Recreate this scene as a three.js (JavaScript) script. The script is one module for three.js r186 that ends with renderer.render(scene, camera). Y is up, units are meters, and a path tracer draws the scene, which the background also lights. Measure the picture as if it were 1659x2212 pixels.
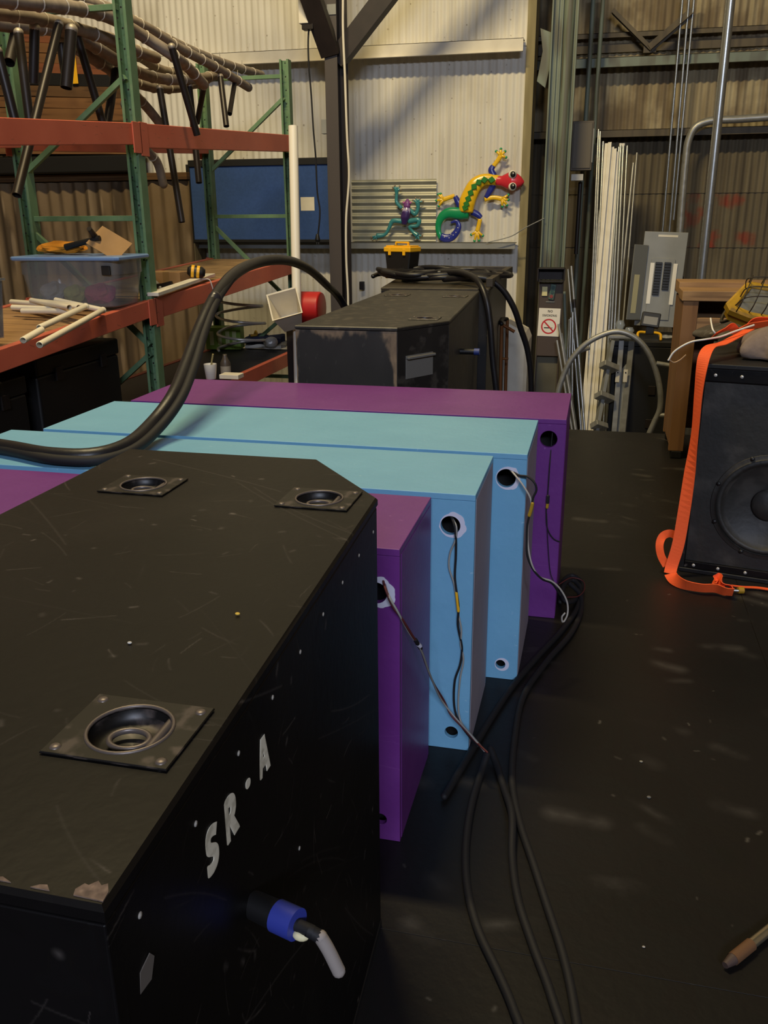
import * as THREE from 'three';
import { RoundedBoxGeometry } from 'three/addons/geometries/RoundedBoxGeometry.js';
import { mergeGeometries, toCreasedNormals } from 'three/addons/utils/BufferGeometryUtils.js';
import { RectAreaLightUniformsLib } from 'three/addons/lights/RectAreaLightUniformsLib.js';
import { FontLoader } from 'three/addons/loaders/FontLoader.js';
import { TextGeometry } from 'three/addons/geometries/TextGeometry.js';

// ---------------------------------------------------------------- camera, lights, exposure
const scene = new THREE.Scene();
scene.background = new THREE.Color(0x000000);              // a closed hall: no sky is seen
const camera = new THREE.PerspectiveCamera(2 * Math.atan(1106 / 1890) * 180 / Math.PI, 1659 / 2212, 0.05, 80);
camera.position.set(0, 1.5, 0);
camera.rotation.set(-18.87 * Math.PI / 180, 13.5 * Math.PI / 180, -0.4 * Math.PI / 180, 'YXZ');
scene.add(camera);
const renderer = new THREE.WebGLRenderer({ antialias: true });
renderer.toneMapping = THREE.LinearToneMapping;
renderer.toneMappingExposure = 1.0;
renderer.shadowMap.enabled = true;
RectAreaLightUniformsLib.init();
// hall lamp and added fill lamp: x, y, z, length, width, radiance, colour, tilt toward the back wall, turn, label
const HALL_AND_FILL_LAMPS = [
  [-2.2, 7.2, -3.3, 2.2, 0.4, 196, 0xffe8b2, 0.6, 0, 'long warm white tube lamp hung high over the painted boxes'],
  [1.8, 5.2, 6.6, 3.6, 0.7, 72, 0xdfe8ff, 1.05, 0.25, 'added cool white fill lamp, unseen above and behind the camera'],  // added fill light in a made-up fixture, brightens the faces toward the camera
];

// ---------------------------------------------------------------- helpers
let seed = 7;
const rnd = () => { seed = (seed * 1664525 + 1013904223) >>> 0; return seed / 4294967296; };
const rr = (a, b) => a + (b - a) * rnd();
const used = {};
function numbered(n) { const k = used[n] || 0; used[n] = k + 1; return k ? n + '_' + String(k).padStart(3, '0') : n; }
const V = (p) => new THREE.Vector3(p[0], p[1], p[2]);
function shadows(m) { if (!m.geometry.userData.uvm) m.geometry = uvm(m.geometry); m.castShadow = true; m.receiveShadow = true; return m; }
function tag(o, label, category, group) { o.userData.label = label; o.userData.category = category; if (group) o.userData.group = group; return o; }
function thing(name, label, category, pos = [0, 0, 0], group) {
  const o = new THREE.Group(); o.name = numbered(name); o.position.set(...pos); scene.add(o); return tag(o, label, category, group);
}
function top(name, geo, mat, label, category, group) {
  const m = shadows(new THREE.Mesh(geo, mat)); m.name = numbered(name); scene.add(m); return tag(m, label, category, group);
}
function part(parent, name, geo, mat, label) {
  const m = shadows(new THREE.Mesh(geo, mat)); m.name = name; parent.add(m); if (label) m.userData.label = label; return m;
}
function struct(name, geo, mat) {
  const m = geo ? shadows(new THREE.Mesh(geo, mat)) : new THREE.Group(); m.name = numbered(name); m.userData.kind = 'structure'; scene.add(m); return m;
}
// texture coordinates in metres from the dominant axis of each face
function uvm(g0) {
  const g = g0.index ? g0.toNonIndexed() : g0; const p = g.attributes.position, uv = new Float32Array(p.count * 2);
  const a = new THREE.Vector3(), b = new THREE.Vector3(), c = new THREE.Vector3();
  for (let i = 0; i < p.count; i += 3) {
    a.fromBufferAttribute(p, i); b.fromBufferAttribute(p, i + 1); c.fromBufferAttribute(p, i + 2);
    const n = b.clone().sub(a).cross(c.clone().sub(a)); const x = Math.abs(n.x), y = Math.abs(n.y), z = Math.abs(n.z);
    [a, b, c].forEach((q, k) => {
      const u = x > y && x > z ? q.z : q.x, w = y >= x && y >= z ? q.z : q.y; uv[(i + k) * 2] = u; uv[(i + k) * 2 + 1] = w;
    });
  }
  g.setAttribute('uv', new THREE.BufferAttribute(uv, 2)); g.deleteAttribute('uv1'); g.userData.uvm = true; return g;
}
const merge = (list) => mergeGeometries(list.map((g) => {
  const h = g.index ? g.toNonIndexed() : g; for (const k of Object.keys(h.attributes)) if (!['position', 'normal', 'uv'].includes(k)) h.deleteAttribute(k); return h;
}));
function bx(w, h, d, x = 0, y = 0, z = 0, r = 0.004) {
  const rad = Math.min(r, w * 0.45, h * 0.45, d * 0.45);
  const g = rad > 0.0004 ? new RoundedBoxGeometry(w, h, d, 1, rad) : new THREE.BoxGeometry(w, h, d);
  g.translate(x, y, z); return uvm(g);
}
const box2 = (x0, x1, y0, y1, z0, z1, r) => bx(Math.abs(x1 - x0), Math.abs(y1 - y0), Math.abs(z1 - z0), (x0 + x1) / 2, (y0 + y1) / 2, (z0 + z1) / 2, r);
function align(g, p0, p1) {                        // a y-axis shape centred at the origin, laid from p0 to p1
  const a = V(p0), b = V(p1); const q = new THREE.Quaternion().setFromUnitVectors(new THREE.Vector3(0, 1, 0), b.clone().sub(a).normalize());
  g.applyQuaternion(q); const m = a.add(b).multiplyScalar(0.5); g.translate(m.x, m.y, m.z); return g;
}
const dist = (a, b) => V(a).distanceTo(V(b));
const rod = (p0, p1, r0, r1 = r0, n = 12) => align(new THREE.CylinderGeometry(r1, r0, dist(p0, p1), n), p0, p1);
const bar = (p0, p1, w, d, r = 0.002) => align(bx(w, dist(p0, p1), d, 0, 0, 0, r), p0, p1);
function hollow(p0, p1, ro, ri, n = 14) {          // open pipe
  const L = dist(p0, p1) / 2; return align(new THREE.LatheGeometry([[ri, -L], [ro, -L], [ro, L], [ri, L], [ri, -L]].map((q) => new THREE.Vector2(...q)), n), p0, p1);
}
function tube(pts, r, n = 10, seg, closed = false) {
  const c = new THREE.CatmullRomCurve3(pts.map(V), closed, 'centripetal'); seg = seg || pts.length * 8;
  const g = [new THREE.TubeGeometry(c, seg, r, n, closed)];
  if (!closed) { const e = [[0, -1], [1, 1]]; for (const [t] of e) { const s = new THREE.SphereGeometry(r, n, 6); const p = c.getPoint(t); s.translate(p.x, p.y, p.z); g.push(s); } }
  return merge(g);
}
// a webbing ribbon through pts; w = width, up = direction across the webbing at each point
function ribbon(pts, ups, w, th = 0.003, seg = 60) {
  const c = new THREE.CatmullRomCurve3(pts.map(V), false, 'centripetal'), u = new THREE.CatmullRomCurve3(ups.map(V), false, 'centripetal');
  const pos = [], idx = [];
  for (let i = 0; i <= seg; i++) {
    const t = i / seg, p = c.getPoint(t), tg = c.getTangent(t); const a = u.getPoint(t); a.sub(tg.clone().multiplyScalar(a.dot(tg))).normalize();
    const nn = tg.clone().cross(a).normalize();
    for (const [s, k] of [[-1, -1], [1, -1], [1, 1], [-1, 1]]) { const q = p.clone().addScaledVector(a, s * w / 2).addScaledVector(nn, k * th / 2); pos.push(q.x, q.y, q.z); }
    if (i < seg) for (let k = 0; k < 4; k++) { const A = i * 4 + k, B = i * 4 + (k + 1) % 4; idx.push(A, B, A + 4, B, B + 4, A + 4); }
  }
  idx.push(0, 2, 1, 0, 3, 2); const e = seg * 4; idx.push(e, e + 1, e + 2, e, e + 2, e + 3);
  const g = new THREE.BufferGeometry(); g.setAttribute('position', new THREE.Float32BufferAttribute(pos, 3)); g.setIndex(idx);
  const h = g.toNonIndexed(); h.computeVertexNormals(); return uvm(h);
}
function prism(pts, depth, bevel = 0.003, holes = []) {   // outline in x,y; extruded along +z
  const s = new THREE.Shape(pts.map((p) => new THREE.Vector2(...p)));
  for (const h of holes) s.holes.push(h instanceof THREE.Path ? h : new THREE.Path(h.map((p) => new THREE.Vector2(...p))));
  const g = new THREE.ExtrudeGeometry(s, { depth: depth - 2 * bevel, bevelEnabled: bevel > 0, bevelThickness: bevel, bevelSize: bevel, bevelOffset: -bevel, bevelSegments: 1, curveSegments: 16 });
  g.translate(0, 0, bevel); return uvm(g);
}
const circlePath = (x, y, r) => { const p = new THREE.Path(); p.absarc(x, y, r, 0, Math.PI * 2, true); return p; };
const lathe = (pts, n = 24) => new THREE.LatheGeometry(pts.map((p) => new THREE.Vector2(...p)), n);
const rot = (g, x, y, z) => { g.rotateX(x); g.rotateY(y); g.rotateZ(z); return g; };
const mv = (g, x, y, z) => { g.translate(x, y, z); return g; };
const ell = (rx, ry, rz, x, y, z, n = 20) => { const g = new THREE.SphereGeometry(1, n, Math.round(n * 0.7)); g.scale(rx, ry, rz); g.translate(x, y, z); return g; };

// ---------------------------------------------------------------- procedural textures
const LAT = new Float32Array(65536); for (let i = 0; i < 65536; i++) LAT[i] = rnd();
function vn(x, y, per) {                            // periodic value noise
  const xi = Math.floor(x), yi = Math.floor(y); let u = x - xi, v = y - yi; u = u * u * (3 - 2 * u); v = v * v * (3 - 2 * v);
  const w = (a) => ((a % per) + per) % per, L = (a, b) => LAT[(w(a) * 157 + w(b) * 311 + per * 17) & 65535];
  return (L(xi, yi) * (1 - u) + L(xi + 1, yi) * u) * (1 - v) + (L(xi, yi + 1) * (1 - u) + L(xi + 1, yi + 1) * u) * v;
}
const fbm = (u, v, f, o = 4) => { let s = 0, a = 0.5, t = 0; for (let i = 0; i < o; i++) { s += a * vn(u * f, v * f, f); t += a; a *= 0.5; f *= 2; } return s / t; };
// noise stretched along v by 1 / k
const streak = (u, v, fu, fv) => { const xi = u * fu, yi = v * fv; const a = Math.floor(xi), b = Math.floor(yi); let p = xi - a, q = yi - b; p = p * p * (3 - 2 * p); q = q * q * (3 - 2 * q);
  const L = (x, y) => LAT[((((x % fu) + fu) % fu) * 733 + (((y % fv) + fv) % fv) * 97 + 5) & 65535]; return (L(a, b) * (1 - p) + L(a + 1, b) * p) * (1 - q) + (L(a, b + 1) * (1 - p) + L(a + 1, b + 1) * p) * q; };
const ss = (a, b, x) => { const t = Math.min(1, Math.max(0, (x - a) / (b - a))); return t * t * (3 - 2 * t); };
const mix3 = (a, b, t) => [a[0] + (b[0] - a[0]) * t, a[1] + (b[1] - a[1]) * t, a[2] + (b[2] - a[2]) * t];
const hex = (h) => [(h >> 16) & 255, (h >> 8) & 255, h & 255];
function tex(size, metres, fn, my = metres) {
  const d = new Uint8Array(size * size * 4);
  for (let j = 0; j < size; j++) for (let i = 0; i < size; i++) { const c = fn((i + 0.5) / size, (j + 0.5) / size), k = (j * size + i) * 4; d[k] = Math.max(0, Math.min(255, c[0])); d[k + 1] = Math.max(0, Math.min(255, c[1])); d[k + 2] = Math.max(0, Math.min(255, c[2])); d[k + 3] = 255; }
  const t = new THREE.DataTexture(d, size, size); t.colorSpace = THREE.SRGBColorSpace; t.wrapS = t.wrapT = THREE.RepeatWrapping; t.magFilter = THREE.LinearFilter; t.minFilter = THREE.LinearMipmapLinearFilter; t.generateMipmaps = true;
  t.repeat.set(1 / metres, 1 / my); t.needsUpdate = true; return t;
}
function canvasTex(w, h, draw) {
  const c = document.createElement('canvas'); c.width = w; c.height = h; draw(c.getContext('2d'), w, h);
  const t = new THREE.CanvasTexture(c); t.colorSpace = THREE.SRGBColorSpace; return t;
}
// stray marks: list of short strokes rasterised into a mask, periodic
function strokes(size, n, len, wid, dir, spread, sd) {
  const keep = seed; seed = sd; const m = new Float32Array(size * size);
  for (let k = 0; k < n; k++) {
    const x0 = rnd(), y0 = rnd(), a = dir + (rnd() - 0.5) * spread, L = len * (0.25 + rnd()), w = wid * (0.4 + rnd()), s = 0.3 + 0.7 * rnd(), cv = (rnd() - 0.5) * 1.2; const N = Math.ceil(L * size);
    for (let i = 0; i < N; i++) {
      const t = i / N, an = a + cv * t * 0.3, x = (x0 + Math.cos(an) * L * t) * size, y = (y0 + Math.sin(an) * L * t) * size, R = Math.max(0.5, w * size);
      for (let dy = -Math.ceil(R); dy <= R; dy++) for (let dx = -Math.ceil(R); dx <= R; dx++) {
        const X = ((Math.floor(x) + dx) % size + size) % size, Y = ((Math.floor(y) + dy) % size + size) % size; const f = s * Math.max(0, 1 - Math.hypot(dx, dy) / (R + 0.5)); if (f > m[Y * size + X]) m[Y * size + X] = f;
      }
    }
  }
  seed = keep; return (u, v) => m[Math.min(size - 1, Math.floor(v * size)) * size + Math.min(size - 1, Math.floor(u * size))];
}
const mat = (o) => new THREE.MeshStandardMaterial({ roughness: 0.7, metalness: 0, ...o });
const phys = (o) => new THREE.MeshPhysicalMaterial({ roughness: 0.5, metalness: 0, ...o });
const C = (h) => new THREE.Color(h);
const bumpOf = (size, metres, fn, my) => { const t = tex(size, metres, (u, v) => { const q = fn(u, v) * 255; return [q, q, q]; }, my); t.colorSpace = THREE.NoColorSpace; return t; };
const fine = bumpOf(256, 0.25, (u, v) => fbm(u, v, 16, 4));
const T = {}, M = {};
{
  const sp = strokes(512, 60, 0.004, 0.003, 0, 6, 11), sc = strokes(512, 50, 0.10, 0.0012, 1.55, 0.25, 12);
  T.whiteWall = tex(512, 2.0, (u, v) => { let c = mix3(hex(0xdedacf), hex(0xcfcabc), fbm(u, v, 4)); c = mix3(c, hex(0x9c9482), 0.3 * ss(0.55, 0.9, streak(u, v, 60, 3)) * fbm(u, v, 5)); c = mix3(c, hex(0x94896f), 0.3 * ss(0.62, 0.85, fbm(u, v, 3))); return mix3(mix3(c, hex(0x5a4a38), 0.8 * sp(u, v)), hex(0x8b8478), 0.3 * sc(u, v)); });
  M.whiteWall = mat({ map: T.whiteWall, roughness: 0.62, bumpMap: fine, bumpScale: 0.0006 });
  T.rustWall = tex(512, 1.6, (u, v) => { let c = mix3(hex(0x8a7d62), hex(0xaa9d80), fbm(u, v, 5)); c = mix3(c, hex(0x54452f), 0.5 * ss(0.45, 0.85, streak(u, v, 44, 4)) * fbm(u, v, 4) * 1.6); c = mix3(c, hex(0x6b5c46), 0.75 * ss(0.45, 0.65, fbm(u, v, 4, 5))); return mix3(c, hex(0xd0c49c), 0.35 * ss(0.7, 0.9, streak(u, v, 30, 3))); });
  M.rustWall = mat({ map: T.rustWall, roughness: 0.8, bumpMap: fine, bumpScale: 0.001 });
  T.darkWall = tex(512, 1.6, (u, v) => { let c = mix3(hex(0x5c5240), hex(0x6e644e), fbm(u, v, 5)); c = mix3(c, hex(0x40372a), 0.5 * ss(0.4, 0.9, streak(u, v, 50, 2))); return mix3(c, hex(0x9a8d70), 0.2 * ss(0.7, 0.95, streak(u, v, 36, 2))); });
  M.darkWall = mat({ map: T.darkWall, roughness: 0.8, bumpMap: fine, bumpScale: 0.001 });
  T.redWall = tex(512, 1.6, (u, v) => { let c = mix3(hex(0x5c5240), hex(0x6e644e), fbm(u, v, 5)); c = mix3(c, hex(0x40372a), 0.5 * ss(0.4, 0.9, streak(u, v, 50, 2))); const r = ss(0.44, 0.72, fbm(u, v, 9, 5)) * (0.35 + 0.65 * streak(u, v, 48, 7)); return mix3(c, hex(0x86301f), 0.95 * r); });
  M.redWall = mat({ map: T.redWall, roughness: 0.8, bumpMap: fine, bumpScale: 0.001 });
  T.brownWall = tex(512, 1.2, (u, v) => { let c = mix3(hex(0x67563f), hex(0x806b52), fbm(u, v, 4)); c = mix3(c, hex(0x3a2e22), 0.7 * ss(0.4, 0.8, streak(u, v, 18, 2))); return mix3(c, hex(0xa9957c), 0.5 * ss(0.65, 0.9, streak(u, v, 26, 3))); });
  M.brownWall = mat({ map: T.brownWall, roughness: 0.85, bumpMap: fine, bumpScale: 0.001 });
}
{
  const a = strokes(1024, 260, 0.05, 0.0012, 0.3, 6.2, 21), b = strokes(1024, 120, 0.008, 0.004, 0, 6.2, 22), w = strokes(1024, 26, 0.35, 0.0016, 0.45, 0.9, 23);
  const grain = (u, v) => fbm(u, v, 48, 3);
  T.black = tex(1024, 1.3, (u, v) => { let c = mix3(hex(0x0d0b0b), hex(0x131111), fbm(u, v, 6)); c = mix3(c, hex(0x35302b), 0.30 * ss(0.55, 0.8, fbm(u, v, 4, 5))); c = mix3(c, hex(0x80766c), 0.7 * a(u, v) * grain(u, v)); c = mix3(c, hex(0x9c9288), 0.8 * b(u, v) * grain(u, v)); return mix3(c, hex(0x605a54), 0.5 * w(u, v)); });
  M.black = phys({ specularIntensity: 0.45, map: T.black, roughness: 0.42, bumpMap: fine, bumpScale: 0.0003 });
  M.blackSide = M.black;
  const dw = strokes(1024, 80, 0.06, 0.012, 0.15, 1.3, 31), ds = strokes(1024, 120, 0.006, 0.002, 0, 6, 32);
  T.deck = tex(1024, 2.4, (u, v) => { let c = mix3(hex(0x141210), hex(0x1f1c1a), fbm(u, v, 5)); c = mix3(c, hex(0x281f18), 0.5 * ss(0.5, 0.75, fbm(u, v, 3))); c = mix3(c, hex(0x807c75), 0.55 * dw(u, v) * ss(0.3, 0.8, fbm(u, v, 20, 6))); return mix3(c, hex(0x8a8478), 0.5 * ds(u, v)); });
  M.deck = phys({ specularIntensity: 0.5, map: T.deck, roughness: 0.45, bumpMap: fine, bumpScale: 0.0005 });
}
const paint = (c0, c1, chip, sd) => { const s = strokes(512, 40, 0.01, 0.0016, 0, 6, sd), l = strokes(512, 16, 0.2, 0.0012, 0.05, 0.2, sd + 1); return tex(512, 0.9, (u, v) => { let c = mix3(hex(c0), hex(c1), fbm(u, v, 8, 5)); c = mix3(c, hex(chip), 0.6 * s(u, v)); return mix3(c, hex(chip), 0.15 * l(u, v)); }); };
M.cyan = mat({ map: paint(0x7cb6d6, 0x72abcc, 0xcfe0e6, 41), roughness: 0.42, bumpMap: fine, bumpScale: 0.0006 });
M.purple = mat({ map: paint(0x763888, 0x6a2e7b, 0xb98cc0, 43), roughness: 0.4, bumpMap: fine, bumpScale: 0.0006 });
M.lavender = mat({ map: paint(0xa8a0ac, 0x9b929f, 0xc4bcc4, 45), roughness: 0.7, bumpMap: fine, bumpScale: 0.0008 });
M.overspray = mat({ color: 0xd8d6e6, roughness: 0.8 });
M.blackHole = mat({ color: 0x0b0b0c, roughness: 0.9 });
{
  const g = (c0, c1, c2, fu, sd) => tex(512, 1.0, (u, v) => { const w = u + 0.02 * fbm(u, v, 3); let c = mix3(hex(c0), hex(c1), streak(v, w, 40, 2)); c = mix3(c, hex(c2), 0.5 * ss(0.6, 0.9, streak(v, w, fu, 3))); return mix3(c, hex(c2), 0.3 * ss(0.6, 0.85, fbm(u, v, 4))); });
  T.wood = g(0xa9855a, 0x8d6a44, 0x5d4228, 90);
  M.wood = mat({ map: T.wood, roughness: 0.75, bumpMap: fine, bumpScale: 0.0006 });
  T.woodV = tex(512, 1.0, (u, v) => { const w = v + 0.02 * fbm(u, v, 3); let c = mix3(hex(0xa9855a), hex(0x8d6a44), streak(u, w, 40, 2)); return mix3(c, hex(0x5d4228), 0.4 * ss(0.6, 0.9, streak(u, w, 90, 3))); });
  M.woodV = mat({ map: T.woodV, color: C(0xd4c4b4), roughness: 0.75 });
  M.woodRed = mat({ map: T.wood, color: C(0xe0a48c), roughness: 0.75 });
  M.woodDark = mat({ map: T.wood, color: C(0xb8916a), roughness: 0.7 });
  M.osb = mat({ map: tex(512, 0.9, (u, v) => { let c = mix3(hex(0xa88a5e), hex(0x7d6240), streak(v, u, 70, 10)); return mix3(c, hex(0x5f4a30), 0.5 * ss(0.6, 0.85, fbm(u, v, 10))); }), roughness: 0.8 });
  M.card = mat({ map: tex(256, 0.5, (u, v) => mix3(hex(0xb08a5c), hex(0x9a7648), fbm(u, v, 6))), roughness: 0.85 });
}
{
  const s = strokes(512, 70, 0.05, 0.003, 0, 1.2, 51);
  M.orange = mat({ map: tex(512, 0.8, (u, v) => { let c = mix3(hex(0xd06a4e), hex(0xbc5a42), fbm(u, v, 6)); return mix3(c, hex(0x7a4534), 0.6 * s(u, v)); }), roughness: 0.5 });
  M.green = mat({ map: tex(512, 0.5, (u, v) => mix3(mix3(hex(0x6b8a66), hex(0x567553), fbm(u, v, 8)), hex(0x7d8a6c), 0.35 * ss(0.6, 0.8, fbm(u, v, 12)))), roughness: 0.55 });
}
M.steelDark = mat({ color: 0x2b2522, roughness: 0.42, metalness: 0.35 });
M.galv = mat({ map: tex(256, 0.3, (u, v) => mix3(hex(0xb6b8b6), hex(0x9a9c9a), fbm(u, v, 10))), roughness: 0.32, metalness: 0.85 });
M.alu = mat({ map: tex(256, 0.3, (u, v) => mix3(hex(0xa9a8a2), hex(0x878680), fbm(u, v, 8))), roughness: 0.42, metalness: 0.5 });
M.dustPipe = mat({ map: tex(256, 0.3, (u, v) => mix3(hex(0x9c9082), hex(0x6a5f54), fbm(u, v, 6))), roughness: 0.85 });
M.rubber = mat({ color: 0x17161a, roughness: 0.42, bumpMap: fine, bumpScale: 0.0004 });
M.rubberMatt = mat({ color: 0x151416, roughness: 0.7 });
M.whitePlastic = mat({ color: 0xe9e4d6, roughness: 0.45 });
M.offWhite = mat({ map: tex(256, 0.5, (u, v) => mix3(hex(0xe4dece), hex(0xd0c8b6), fbm(u, v, 6))), roughness: 0.6 });
M.yellow = mat({ color: 0xf0b41c, roughness: 0.45 });
M.blackPlastic = mat({ color: 0x151414, roughness: 0.5 });
M.greyMetal = mat({ map: tex(256, 0.6, (u, v) => mix3(hex(0x8f908c), hex(0x7f807c), fbm(u, v, 6))), roughness: 0.5 });
M.greyGreen = mat({ map: tex(512, 1.0, (u, v) => { let c = mix3(hex(0x7c8676), hex(0x646d5f), fbm(u, v, 4)); return mix3(c, hex(0x4b4436), 0.6 * ss(0.55, 0.85, streak(u, v, 24, 3))); }), roughness: 0.55 });
M.orangeStrap = mat({ map: tex(256, 0.05, (u, v) => mix3(hex(0xff6a2e), hex(0xe8521e), 0.5 * fbm(u, v, 16) + 0.5 * ((v * 8) % 1))), roughness: 0.75 });
M.brassScrew = mat({ color: 0xc9c4ba, roughness: 0.4, metalness: 0.4 });
M.clear = phys({ color: 0xe8ecee, roughness: 0.22, transmission: 0.85, thickness: 0, ior: 1.46 });
M.frosted = phys({ color: 0xcfd2d4, roughness: 0.22, transmission: 0.82, thickness: 0, ior: 1.46 });
M.glass = phys({ color: 0xf2f5f2, roughness: 0.05, transmission: 1, thickness: 0.01, ior: 1.5 });
M.concrete = mat({ map: tex(512, 2, (u, v) => mix3(hex(0x6a665e), hex(0x4e4a44), fbm(u, v, 5))), roughness: 0.8 });
M.chalk = mat({ map: tex(256, 0.2, (u, v) => mix3(hex(0xece4cc), hex(0xc8c0a8), ss(0.5, 0.75, fbm(u, v, 14)))), roughness: 0.8 });
M.colFace = mat({ color: 0x463f3c, roughness: 0.55 });
M.braceSteel = mat({ map: tex(256, 0.5, (u, v) => mix3(hex(0x1e1715), hex(0x302623), fbm(u, v, 6))), roughness: 0.6 });
M.yellowDull = mat({ map: tex(256, 0.2, (u, v) => mix3(hex(0xc69a24), hex(0x94701a), fbm(u, v, 6))), roughness: 0.5 });
M.cageWire = mat({ color: 0x3a3328, roughness: 0.5, metalness: 0.4 });

// ---------------------------------------------------------------- the hall
const FLOOR = -0.9, ROOF = 8.2, WZ = -9.27, RZ = -9.95;
struct('floor', box2(-9.3, 6.3, FLOOR - 0.2, FLOOR, -10.4, 9.3, 0), M.concrete);
struct('ceiling', box2(-9.3, 6.3, ROOF, ROOF + 0.2, -10.4, 9.3, 0), mat({ color: 0x6d675c, roughness: 0.9 }));
struct('wall_left', box2(-9.3, -9, FLOOR, ROOF, -10.4, 9.3, 0), M.rustWall);
struct('wall_right', box2(6, 6.3, FLOOR, ROOF, -10.4, 9.3, 0), M.rustWall);
struct('wall_front', box2(-9, 6, FLOOR, ROOF, 9, 9.3, 0), M.darkWall);
function corrugated(x0, x1, y0, y1, z, pitch, amp, n = 8) {      // vertical flutes
  const cols = Math.ceil((x1 - x0) / pitch * n), pos = [], idx = [];
  for (let i = 0; i <= cols; i++) { const x = x0 + (x1 - x0) * i / cols, dz = amp * Math.sin(x / pitch * Math.PI * 2); for (const y of [y0, y1]) pos.push(x, y, z + dz); if (i < cols) { const a = i * 2; idx.push(a, a + 2, a + 1, a + 1, a + 2, a + 3); } }
  const g = new THREE.BufferGeometry(); g.setAttribute('position', new THREE.Float32BufferAttribute(pos, 3)); g.setIndex(idx); g.computeVertexNormals(); return uvm(g);
}
const wallBack = struct('wall_back', box2(-9, -0.79, FLOOR, ROOF, WZ - 0.25, WZ - 0.03, 0), M.darkWall);
for (const [y0, y1, dz] of [[FLOOR, 1.2, 0], [1.18, 3.0, 0.012], [2.98, ROOF, 0.024]])
  for (let x = -0.8, i = 0; x > -8.9; x -= 0.748, i++) part(wallBack, 'corrugated_sheet', corrugated(x - 0.76, x, y0, y1, WZ - 0.012 + dz + (i % 2) * 0.004, 0.068, 0.006), M.whiteWall);
const wallOld = struct('wall_rear_right', box2(-0.79, 6, FLOOR, ROOF, RZ - 0.25, RZ - 0.03, 0), M.darkWall);
for (const [y0, y1, dz, kind] of [[FLOOR, 1.16, 0, 0], [1.14, 1.69, 0.01, 0], [1.67, 2.3, 0.02, 0], [2.28, 3.0, 0.03, 1], [2.98, ROOF, 0.04, 1]])
  for (let x = -0.79, i = 0; x < 5.9; x += 0.68, i++) part(wallOld, 'corrugated_sheet', corrugated(x, x + 0.69, y0, y1, RZ - 0.012 + dz + (i % 2) * 0.004, 0.068, 0.008), kind ? M.rustWall : (x > 0.5 && y0 > -0.5 && y0 < 1.5 ? M.redWall : M.darkWall));
// girts on the back walls
const zed = (x0, x1, y, z, h, d) => merge([box2(x0, x1, y - h, y, z + d - 0.006, z + d, 0.001), box2(x0, x1, y - 0.006, y, z, z + d, 0.001), box2(x0, x1, y - h, y - h + 0.006, z + d, z + d + 0.03, 0.001)]);
struct('trim_1', zed(-8.9, -0.83, 3.02, WZ + 0.02, 0.115, 0.16), M.offWhite);
struct('trim_2', zed(-8.9, -0.83, 1.215, WZ + 0.02, 0.06, 0.17), M.greyMetal);
const girtMat = mat({ map: T.darkWall, color: C(0xd8d0b8), roughness: 0.6 });
struct('trim_3', zed(-0.75, 5.9, 2.92, RZ + 0.03, 0.09, 0.17), M.greyGreen);
struct('trim_4', zed(-0.75, 5.9, 2.27, RZ + 0.03, 0.07, 0.15), girtMat);
struct('trim_5', zed(-0.75, 5.9, 3.15, RZ + 0.06, 0.05, 0.05), girtMat);
struct('trim_6', box2(-0.81, -0.73, FLOOR, ROOF, WZ - 0.3, WZ + 0.05, 0.004), mat({ map: tex(256, 0.5, (u, v) => mix3(hex(0x9a8e68), hex(0x7c714f), streak(u, v, 20, 2))), roughness: 0.8 }));
struct('trim_7', merge([box2(-0.75, 5.9, 2.98, 3.06, RZ + 0.03, RZ + 0.06, 0.002)]), girtMat);
// brown lower partition behind the pallet rack
const PZ = -8.95;
const partition = struct('wall_rear_left', box2(-8.9, -4.2, FLOOR, 1.84, PZ - 0.3, PZ - 0.03, 0), M.darkWall);
for (let x = -4.2, i = 0; x > -8.9; x -= 0.6, i++) part(partition, 'corrugated_sheet', corrugated(x - 0.61, x, FLOOR, 1.83, PZ + (i % 2) * 0.006, 0.15, 0.018), M.brownWall);
struct('trim_8', box2(-8.9, -4.2, 1.84, 1.91, PZ - 0.28, PZ + 0.05, 0.006), mat({ map: T.wood, color: C(0xa09684), roughness: 0.85 }));

// ---------------------------------------------------------------- the hall lamp and the added fill lamp
HALL_AND_FILL_LAMPS.forEach(([x, y, z, L, W, k, col, tilt, turn, label]) => {
  const t = thing('hall_or_fill_lamp', label, 'lamp', [x, y, z]); t.rotation.set(tilt, turn, 0, 'YXZ');
  part(t, 'housing', box2(-L / 2, L / 2, 0.02, 0.12, -W / 2, W / 2, 0.01), M.whitePlastic);
  part(t, 'diffuser', box2(-L / 2 + 0.02, L / 2 - 0.02, 0, 0.022, -W / 2 + 0.02, W / 2 - 0.02, 0.004), mat({ color: 0xffffff, emissive: C(col), emissiveIntensity: 1.5 }));
  for (const s of [-1, 1]) part(t, 'hanger', rod([s * L * 0.4, 0.11, 0], [s * L * 0.4, Math.cos(tilt) * (ROOF - y), -Math.sin(tilt) * (ROOF - y)], 0.006), M.steelDark);
  const l = new THREE.RectAreaLight(col, k, L - 0.04, W - 0.04); l.position.set(0, -0.012, 0); l.rotation.x = -Math.PI / 2; t.add(l);
});

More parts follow.
